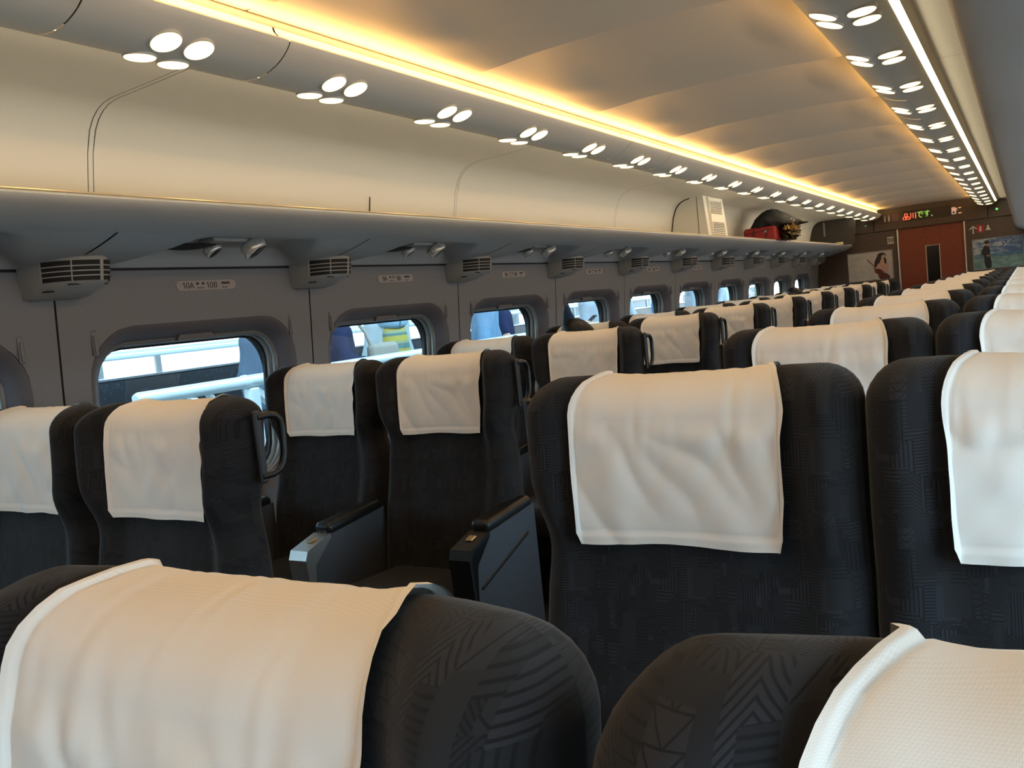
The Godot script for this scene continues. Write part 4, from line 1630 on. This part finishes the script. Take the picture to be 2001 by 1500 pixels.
# ------------------------------------------------------------------ people
class Field:
	# sums of capsules on a grid, meshed as surface nets
	var o: Vector3
	var c: float
	var nx: int
	var ny: int
	var nz: int
	var k: float
	var f := PackedFloat32Array()

	func _init(lo: Vector3, hi: Vector3, cell: float, sharp: float) -> void:
		o = lo
		c = cell
		k = sharp
		nx = int((hi.x - lo.x) / cell) + 2
		ny = int((hi.y - lo.y) / cell) + 2
		nz = int((hi.z - lo.z) / cell) + 2
		f.resize(nx * ny * nz)

	func cap(a: Vector3, b: Vector3, ra: float, rb: float) -> void:
		var m := maxf(ra, rb) + 3.2 / k
		var lo := ((a.min(b) - Vector3(m, m, m) - o) / c).floor()
		var hi := ((a.max(b) + Vector3(m, m, m) - o) / c).ceil()
		var ab := b - a
		var l2 := maxf(ab.length_squared(), 1e-9)
		for z in range(maxi(0, int(lo.z)), mini(nz, int(hi.z) + 1)):
			for y in range(maxi(0, int(lo.y)), mini(ny, int(hi.y) + 1)):
				var row := (z * ny + y) * nx
				for x in range(maxi(0, int(lo.x)), mini(nx, int(hi.x) + 1)):
					var p := o + Vector3(x, y, z) * c
					var t := clampf((p - a).dot(ab) / l2, 0.0, 1.0)
					var d := p.distance_to(a + ab * t) - lerpf(ra, rb, t)
					if d < m:
						f[row + x] += exp(-k * d)

	func mesh(mb: MB, at := Transform3D()) -> void:
		var id := {}
		var v := PackedVector3Array()
		var off := [0, 1, nx, nx + 1, nx * ny, nx * ny + 1, nx * ny + nx, nx * ny + nx + 1]
		var pos := [Vector3(0, 0, 0), Vector3(1, 0, 0), Vector3(0, 1, 0), Vector3(1, 1, 0), Vector3(0, 0, 1), Vector3(1, 0, 1), Vector3(0, 1, 1), Vector3(1, 1, 1)]
		var edges := [[0, 1], [2, 3], [4, 5], [6, 7], [0, 2], [1, 3], [4, 6], [5, 7], [0, 4], [1, 5], [2, 6], [3, 7]]
		for z in nz - 1:
			for y in ny - 1:
				var row := (z * ny + y) * nx
				for x in nx - 1:
					var b := row + x
					var s := int(f[b] > 1.0) + int(f[b + off[1]] > 1.0) + int(f[b + off[2]] > 1.0) + int(f[b + off[3]] > 1.0) + int(f[b + off[4]] > 1.0) + int(f[b + off[5]] > 1.0) + int(f[b + off[6]] > 1.0) + int(f[b + off[7]] > 1.0)
					if s == 0 or s == 8:
						continue
					var sum := Vector3.ZERO
					var n := 0
					for e in edges:
						var fa := f[b + off[e[0]]]
						var fb := f[b + off[e[1]]]
						if (fa > 1.0) != (fb > 1.0):
							var la := log(maxf(fa, 1e-5))
							var lb := log(maxf(fb, 1e-5))
							sum += pos[e[0]].lerp(pos[e[1]], la / (la - lb))
							n += 1
					id[b] = v.size()
					v.append(o + (Vector3(x, y, z) + sum / n) * c)
		var base := mb.v.size()
		var nor := PackedVector3Array()
		nor.resize(v.size())
		var quads := []
		var step := [1, nx, nx * ny]
		for z in range(1, nz - 1):
			for y in range(1, ny - 1):
				var row := (z * ny + y) * nx
				for x in range(1, nx - 1):
					var b := row + x
					if not id.has(b):
						continue
					for ax in 3:
						var s0 := f[b] > 1.0
						if s0 == (f[b + step[ax]] > 1.0):
							continue
						var u: int = step[(ax + 1) % 3]
						var w: int = step[(ax + 2) % 3]
						if not (id.has(b - u) and id.has(b - w) and id.has(b - u - w)):
							continue
						var q := [id[b], id[b - u], id[b - u - w], id[b - w]]
						if not s0:
							q.reverse()
						quads.append(q)
		for q in quads:
			var fn := (v[q[2]] - v[q[0]]).cross(v[q[1]] - v[q[3]])
			for e in q:
				nor[e] += fn
			mb.ix.append_array([base + q[0], base + q[1], base + q[2], base + q[0], base + q[2], base + q[3]])
		for i in v.size():
			mb.v.append(at * v[i])
			mb.n.append((at.basis * nor[i]).normalized())
			mb.uv.append(Vector2(v[i].x + v[i].z, v[i].y))

var head_mb: MB
var hand_mb: MB

func add_mb(to: MB, from: MB, t: Transform3D) -> void:
	var base := to.v.size()
	var flip := t.basis.determinant() < 0.0
	for i in from.v.size():
		to.v.append(t * from.v[i])
		to.n.append((t.basis * from.n[i]).normalized())
		to.uv.append(from.uv[i])
	for i in range(0, from.ix.size(), 3):
		if flip:
			to.ix.append_array([base + from.ix[i], base + from.ix[i + 2], base + from.ix[i + 1]])
		else:
			to.ix.append_array([base + from.ix[i], base + from.ix[i + 1], base + from.ix[i + 2]])

func body_kit() -> void:
	var h := Field.new(Vector3(-0.11, -0.20, -0.12), Vector3(0.11, 0.14, 0.13), 0.0075, 110.0)
	for q in [[Vector3(0, 0.030, -0.030), Vector3(0, 0.032, 0.010), 0.070, 0.066], [Vector3(0, -0.045, 0.020), Vector3(0, -0.06, 0.035), 0.048, 0.040], [Vector3(0, -0.088, 0.058), Vector3(0, -0.085, 0.055), 0.018, 0.018], [Vector3(-0.045, -0.03, 0.03), Vector3(0.045, -0.03, 0.03), 0.024, 0.024], [Vector3(0, 0.010, 0.076), Vector3(0, -0.024, 0.094), 0.007, 0.012], [Vector3(-0.03, 0.026, 0.066), Vector3(0.03, 0.026, 0.066), 0.010, 0.010], [Vector3(-0.014, -0.056, 0.074), Vector3(0.014, -0.056, 0.074), 0.007, 0.007], [Vector3(-0.014, -0.066, 0.071), Vector3(0.014, -0.066, 0.071), 0.007, 0.007], [Vector3(0, -0.04, -0.02), Vector3(0, -0.19, -0.035), 0.046, 0.052], [Vector3(-0.079, 0.010, -0.012), Vector3(-0.077, -0.025, -0.006), 0.012, 0.008], [Vector3(0.079, 0.010, -0.012), Vector3(0.077, -0.025, -0.006), 0.012, 0.008]]:
		h.cap(q[0], q[1], q[2], q[3])
	head_mb = MB.new()
	h.mesh(head_mb)
	var g := Field.new(Vector3(-0.055, -0.20, -0.035), Vector3(0.085, 0.03, 0.075), 0.0045, 260.0)
	g.cap(Vector3(0, 0.02, 0), Vector3(0, -0.01, 0), 0.024, 0.022)
	for k in 4:
		var x: float = [0.030, 0.010, -0.010, -0.029][k]
		var l: float = [0.070, 0.080, 0.074, 0.056][k]
		g.cap(Vector3(x * 0.5, -0.005, 0), Vector3(x, -0.085, 0.002), 0.015, 0.0105)
		var a := Vector3(x, -0.088, 0.002)
		var b := a + Vector3(x * 0.06, -l * 0.5, 0.012 + 0.004 * k)
		var e := b + Vector3(0, -l * 0.38, 0.026)
		g.cap(a, b, 0.0095, 0.0085)
		g.cap(b, e, 0.0085, 0.0070)
	g.cap(Vector3(0.020, -0.018, 0.004), Vector3(0.046, -0.052, 0.020), 0.014, 0.0105)
	g.cap(Vector3(0.046, -0.052, 0.020), Vector3(0.050, -0.084, 0.034), 0.0105, 0.0085)
	hand_mb = MB.new()
	g.mesh(hand_mb)

func person(label: String, at: Vector3, turn: float, tall: float, skin: Color, hair: Color, top: Color, low: Color, opt := {}) -> Node3D:
	# joints of a standing or sitting figure facing +z; fields: skin body, top, lower garment, hair
	var s := tall / 1.68
	var sit: bool = opt.get("sit", false)
	var hip := 0.92 * s if not sit else 0.50
	var J := {}
	var lean: Vector3 = opt.get("lean", Vector3.ZERO)
	J.pel = Vector3(0, hip, -0.03 if sit else 0.0)
	J.chest = J.pel + Vector3(0, 0.36 * s, -0.03) + lean * 0.7
	J.neck = J.pel + Vector3(0, 0.505 * s, -0.035) + lean
	J.head = J.neck + Vector3(0, 0.165 * s, 0.035) + lean * 0.35
	var arms := []
	for k in 2:
		var sd: float = [-1.0, 1.0][k]
		var sh: Vector3 = J.neck + Vector3(sd * 0.175 * s, -0.065 * s, 0.0)
		var pose: Array = opt.get("arms", [[], []])[k]
		var el := sh + Vector3(sd * 0.05, -0.27 * s, -0.02)
		var wr := el + Vector3(sd * 0.0, -0.23 * s, 0.05)
		if sit:
			el = sh + Vector3(sd * 0.06, -0.25 * s, 0.06)
			wr = el + Vector3(-sd * 0.08, -0.09, 0.21)
		if pose.size():
			el = sh + pose[0] * s
			wr = el + pose[1] * s
		arms.append([sh, el, wr])
	var legs := []
	for k in 2:
		var sd: float = [-1.0, 1.0][k]
		var h0: Vector3 = J.pel + Vector3(sd * 0.085 * s, -0.05, 0)
		var kn := h0 + Vector3(sd * 0.01, -0.41 * s, 0.02)
		var an := kn + Vector3(0, -0.385 * s, -0.03)
		an.y = 0.08
		if sit:
			kn = h0 + Vector3(sd * 0.02, 0.02, 0.42)
			an = Vector3(kn.x, 0.08, kn.z + 0.05)
		legs.append([h0, kn, an])
	var o := thing("person", label, "person", at)
	o.rotation.y = turn
	var hi := Vector3(0.50, J.head.y + 0.16, 0.70 if sit else 0.50)
	var lo := Vector3(-0.50, 0.0, -0.30)
	var mk := func(called: String, caps: Array, c: Color, cell: float, sharp: float, y0: float, y1: float, extra = null, rough := 0.85):
		var fd := Field.new(Vector3(lo.x, y0, lo.z), Vector3(hi.x, y1, hi.z), cell, sharp)
		for q in caps:
			fd.cap(q[0], q[1], q[2], q[3])
		var mb := MB.new()
		fd.mesh(mb)
		if extra != null:
			extra.call(mb)
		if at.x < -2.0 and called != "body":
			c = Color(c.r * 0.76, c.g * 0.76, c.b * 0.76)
		var key := "dye_%s" % c.to_html(false)
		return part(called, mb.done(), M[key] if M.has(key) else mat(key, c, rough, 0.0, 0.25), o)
	# skin: neck, arms, trunk, legs in one surface, with head and hands of their own grids joined on
	var caps := [[J.neck + Vector3(0, 0.02, 0), J.neck + Vector3(0, -0.06, 0), 0.050 * s, 0.075 * s], [J.chest + Vector3(-0.075, 0.03, 0), J.pel + Vector3(-0.07, 0, 0), 0.095 * s, 0.095 * s], [J.chest + Vector3(0.075, 0.03, 0), J.pel + Vector3(0.07, 0, 0), 0.095 * s, 0.095 * s]]
	for a in arms:
		caps.append([a[0], a[1], 0.046 * s, 0.036 * s])
		caps.append([a[1], a[2], 0.036 * s, 0.024 * s])
	for l in legs:
		caps.append([l[0], l[1], 0.075 * s, 0.050 * s])
		caps.append([l[1], l[2], 0.048 * s, 0.034 * s])
	var turn_head: Vector3 = opt.get("look", Vector3.ZERO)
	var hb := Basis.from_euler(turn_head)
	var joined := func(mb: MB):
		add_mb(mb, head_mb, Transform3D(hb.scaled(Vector3.ONE * s), J.head))
		for k in 2:
			var a: Array = arms[k]
			var d: Vector3 = (a[2] - a[1]).normalized()
			var front := Vector3(-[-1.0, 1.0][k], 0, 0.3) if absf(d.y) > 0.7 else Vector3(0, -1, 0)
			var zz := (front - d * front.dot(d)).normalized()
			var b := Basis((-d).cross(zz) * (1.0 if k == 0 else -1.0), -d, zz)
			add_mb(mb, hand_mb, Transform3D(b.scaled(Vector3.ONE * s), a[2]))
	mk.call("body", caps, skin, 0.021, 70.0, 0.02, J.neck.y + 0.12, joined, 0.6)
	# top
	var tc := [[J.chest + Vector3(-0.085 * s, 0.05, 0), J.pel + Vector3(-0.080 * s, -0.02, 0), 0.108 * s, 0.112 * s], [J.chest + Vector3(0.085 * s, 0.05, 0), J.pel + Vector3(0.080 * s, -0.02, 0), 0.108 * s, 0.112 * s], [arms[0][0], arms[1][0], 0.066 * s, 0.066 * s]]
	var short: bool = opt.get("short", false)
	for a in arms:
		if short:
			tc.append([a[0], a[0].lerp(a[1], 0.75), 0.062 * s, 0.058 * s])
		else:
			tc.append([a[0], a[1], 0.060 * s, 0.052 * s])
			tc.append([a[1], a[1].lerp(a[2], 0.88), 0.052 * s, 0.040 * s])
	mk.call("jacket" if opt.get("coat", false) else "shirt", tc, top, 0.021, 60.0, J.pel.y - 0.25, J.neck.y + 0.06)
	# lower garment
	var lc := [[J.pel + Vector3(-0.07, 0, 0), J.pel + Vector3(0.07, 0, 0), 0.105 * s, 0.105 * s]]
	if opt.get("skirt", false):
		for k in 6:
			var a := TAU * k / 6
			lc.append([J.pel + Vector3(cos(a) * 0.06, 0, sin(a) * 0.04), Vector3(cos(a) * 0.17, 0.42, sin(a) * 0.13), 0.09, 0.09])
	else:
		for l in legs:
			lc.append([l[0], l[1], 0.092 * s, 0.070 * s])
			lc.append([l[1], l[2], 0.066 * s, 0.056 * s])
	mk.call("skirt" if opt.get("skirt", false) else "trousers", lc, low, 0.024, 60.0, 0.06, J.pel.y + 0.2)
	# shoes
	for l in legs:
		var sb := MB.new()
		rounded(sb, Vector3(l[2].x, 0.045, l[2].z + 0.05), Vector3(0.09, 0.09, 0.25), 0.04)
		part("shoe", sb.done(), M["black_plastic"], o)
	# hair and eyes
	var hf := Field.new(Vector3(-0.13, -0.45, -0.16), Vector3(0.13, 0.16, 0.12), 0.011, 90.0)
	hf.cap(Vector3(0, 0.040, -0.040), Vector3(0, 0.050, 0.012), 0.078, 0.070)
	hf.cap(Vector3(-0.05, 0.02, -0.05), Vector3(0.05, 0.02, -0.05), 0.060, 0.060)
	if opt.get("long", false):
		for x in [-0.062, 0.0, 0.062]:
			hf.cap(Vector3(x, 0.02, -0.055), Vector3(x * 1.1, -0.30, -0.075), 0.042, 0.030)
	else:
		hf.cap(Vector3(-0.04, -0.05, -0.065), Vector3(0.04, -0.05, -0.065), 0.036, 0.036)
	var hm := MB.new()
	hf.mesh(hm, Transform3D(hb.scaled(Vector3.ONE * s), J.head))
	var hk := "hair_%s" % hair.to_html(false)
	part("hair", hm.done(), M[hk] if M.has(hk) else mat(hk, hair, 0.55, 0.0, 0.4), o)
	for x in [-0.030, 0.030]:
		var eb := SphereMesh.new()
		eb.radius = 0.0075
		eb.height = 0.015
		eb.radial_segments = 10
		eb.rings = 6
		part("eye", eb, M["rubber"], o, J.head + hb * Vector3(x, 0.008, 0.071) * s)
	o.set_meta("wrist0", arms[0][2])
	o.set_meta("wrist1", arms[1][2])
	return o

func people() -> void:
	body_kit()
	var sk := Color(0.80, 0.62, 0.52)
	var dk := Color(0.055, 0.045, 0.042)
	var br := Color(0.16, 0.11, 0.09)
	# passengers seated in the carriage, seen between the seat backs
	person("seated passenger with black hair showing above the fourth platform side row", Vector3(-1.207, 0, -4.52), 0.0, 1.66, sk, dk, Color(0.20, 0.20, 0.24), Color(0.12, 0.12, 0.15), {"sit": true, "lean": Vector3(0, -0.035, -0.08)})
	person("seated passenger with dark hair by the window, ninth platform side row", Vector3(-1.207, 0, -10.33), 0.0, 1.64, sk, dk, Color(0.16, 0.16, 0.18), Color(0.12, 0.12, 0.15), {"sit": true, "lean": Vector3(0, -0.02, -0.07)})
	person("seated passenger leaning into the aisle with face showing, tenth platform side row", Vector3(-0.63, 0, -11.50), 0.0, 1.56, sk, dk, Color(0.45, 0.32, 0.34), Color(0.10, 0.10, 0.12), {"sit": true, "lean": Vector3(0.15, -0.14, 0.0), "look": Vector3(0.25, 0.2, -0.25)})
	person("seated passenger with bowed black hair in the last platform side row", Vector3(-0.62, 0, -12.66), 0.0, 1.62, sk, dk, Color(0.10, 0.09, 0.10), Color(0.10, 0.10, 0.12), {"sit": true, "lean": Vector3(0.0, -0.04, 0.02), "look": Vector3(0.5, 0, 0)})
	# people waiting on the platform
	var blue := Color(0.55, 0.70, 0.82)
	person("person in a grey blue hooded top at the edge of the first window", Vector3(-3.50, 0.0, -4.46), 1.2, 1.60, sk, br, Color(0.42, 0.50, 0.58), Color(0.22, 0.24, 0.30), {})
	var pa := person("person in a navy jacket and grey skirt carrying a pale shoulder bag", Vector3(-3.36, 0.0, -5.03), 2.2, 1.60, sk, dk, Color(0.17, 0.20, 0.32), Color(0.40, 0.47, 0.54), {"skirt": true, "coat": true, "long": true, "arms": [[Vector3(-0.07, -0.24, 0.08), Vector3(0.10, -0.02, 0.20)], [Vector3(0.06, -0.25, 0.02), Vector3(-0.04, -0.10, 0.18)]]})
	var sb := MB.new()
	rounded(sb, Vector3(0, 0, 0), Vector3(0.26, 0.22, 0.10), 0.048)
	var bg := thing("shoulder_bag", "pale cream shoulder bag with a long strap, worn by the person in navy", "bag", Vector3(-3.12, 1.07, -5.20))
	bg.rotation.y = 1.2
	part("body", sb.done(), mat("bag_cream", Color(0.56, 0.53, 0.48), 0.8), bg)
	var st := MB.new()
	st.tube([Vector3(-0.10, 0.10, 0), Vector3(-0.13, 0.20, -0.01), Vector3(-0.20, 0.33, -0.05)], 0.014, 8)
	part("strap", st.done(), M["bag_cream"], bg)
	var ps := person("person in a yellow and green striped top with a pale blue scarf", Vector3(-3.85, 0.0, -6.22), 1.3, 1.62, sk, br, Color(0.86, 0.90, 0.90), Color(0.75, 0.78, 0.78), {"long": true, "coat": true})
	# striped front of the dress shows between the open sides of the pale cardigan
	var stripe := mat("stripe_knit", Color(1, 1, 1), 0.9)
	var im := Image.create(8, 128, false, Image.FORMAT_RGB8)
	for y in 128:
		var c: Color = [Color(0.66, 0.60, 0.26), Color(0.33, 0.45, 0.43), Color(0.56, 0.58, 0.42)][[0, 0, 1, 2, 0, 1, 1, 2][(y / 8) % 8]]
		for x in 8:
			im.set_pixel(x, y, c)
	stripe.albedo_texture = ImageTexture.create_from_image(im)
	stripe.uv1_scale = Vector3(1, 2.6, 1)
	var df := Field.new(Vector3(-0.25, 0.55, -0.05), Vector3(0.25, 1.30, 0.32), 0.022, 60.0)
	for q in [[Vector3(-0.05, 1.22, 0.05), Vector3(-0.06, 0.70, 0.06), 0.085, 0.125], [Vector3(0.05, 1.22, 0.05), Vector3(0.06, 0.70, 0.06), 0.085, 0.125]]:
		df.cap(q[0], q[1], q[2], q[3])
	var dm := MB.new()
	df.mesh(dm)
	part("striped_dress", dm.done(), stripe, ps)
	var sf := MB.new()
	var sp := []
	for i in 13:
		var a := TAU * i / 12
		sp.append(Vector3(sin(a) * 0.12, 1.345 - 0.03 * cos(a), 0.015 + cos(a) * 0.11))
	sf.tube(sp, 0.052, 10)
	part("scarf", sf.done(), mat("scarf_blue", Color(0.46, 0.60, 0.66), 0.9), ps)
	person("person in a pale blue shirt standing with the back to the train, third window", Vector3(-3.20, 0.0, -6.78), -1.25, 1.68, sk, dk, blue, Color(0.25, 0.28, 0.34), {})
	person("person in a navy top with pale sleeves seen through the third window", Vector3(-3.75, 0.0, -8.10), 2.0, 1.58, sk, dk, Color(0.20, 0.22, 0.36), Color(0.3, 0.32, 0.36), {"short": true, "arms": [[Vector3(-0.06, -0.25, 0.06), Vector3(0.06, -0.06, 0.20)], [Vector3(0.07, -0.25, 0.02), Vector3(-0.03, -0.10, 0.18)]]})
	var wb := thing("carrier_bag", "crumpled white carrier bag held by the person in the navy top", "bag", Vector3(-3.36, 0.98, -8.24))
	var cb := MB.new()
	rounded(cb, Vector3.ZERO, Vector3(0.20, 0.24, 0.30), 0.06)
	part("body", cb.done(), mat("bag_white", Color(0.70, 0.73, 0.74), 0.5), wb)
	var hb := MB.new()
	hb.tube([Vector3(0, 0.11, -0.06), Vector3(0, 0.20, -0.02), Vector3(0, 0.20, 0.02), Vector3(0, 0.11, 0.06)], 0.008, 6)
	part("handle", hb.done(), M["bag_white"], wb)
	var pp := person("person in a black top holding out a phone, seen through the fourth window", Vector3(-3.38, 0.0, -8.56), 2.85, 1.60, sk, dk, Color(0.10, 0.11, 0.14), Color(0.14, 0.15, 0.2), {"short": true, "arms": [[Vector3(-0.06, -0.23, 0.10), Vector3(0.02, 0.02, 0.23)], [Vector3(0.06, -0.25, 0.02), Vector3(0, -0.22, 0.05)]]})
	var wr: Vector3 = pp.transform * pp.get_meta("wrist0")
	var fw := pp.basis * Vector3(0, 0, 1)
	var ph := thing("phone", "dark phone held out in the hand behind the fourth window", "phone", wr + fw * 0.10 + Vector3(0, 0.035, 0))
	ph.rotation.y = pp.rotation.y
	var pb := MB.new()
	pb.box(Vector3.ZERO, Vector3(0.07, 0.012, 0.145), 0.005, Basis(Vector3.RIGHT, -0.5))
	part("body", pb.done(), M["black_plastic"], ph)
	person("person with long dark hair in a white shirt, seen through the fourth window", Vector3(-3.36, 0.0, -9.50), -1.9, 1.60, sk, dk, Color(0.84, 0.87, 0.90), Color(0.62, 0.70, 0.78), {"long": true})
	person("person in a pale blue shirt seen through the fifth window", Vector3(-3.30, 0.0, -11.55), -1.4, 1.66, sk, dk, blue, Color(0.24, 0.26, 0.32), {})
	person("person in a white shirt reaching forward, seen through the fifth window", Vector3(-3.45, 0.0, -10.62), 2.6, 1.56, sk, br, Color(0.86, 0.89, 0.90), Color(0.3, 0.33, 0.4), {"arms": [[Vector3(-0.06, -0.25, 0.08), Vector3(0.02, -0.08, 0.2)], [Vector3(0.06, -0.26, 0.03), Vector3(0, -0.2, 0.08)]]})
	person("person in a white shirt standing behind the sixth window", Vector3(-3.4, 0.0, -13.2), -1.2, 1.66, sk, dk, Color(0.86, 0.89, 0.91), Color(0.30, 0.34, 0.42), {})
	person("person in a pale grey top standing behind the seventh window", Vector3(-3.5, 0.0, -15.4), 1.5, 1.62, sk, br, Color(0.70, 0.75, 0.78), Color(0.20, 0.22, 0.28), {})
	person("person in a pale yellow top standing behind the eighth window", Vector3(-3.45, 0.0, -17.6), -1.6, 1.62, sk, dk, Color(0.82, 0.80, 0.66), Color(0.32, 0.34, 0.40), {})
	person("person in a dark blue top standing behind the ninth window", Vector3(-3.4, 0.0, -19.5), -1.4, 1.68, sk, dk, Color(0.24, 0.30, 0.42), Color(0.14, 0.16, 0.2), {})
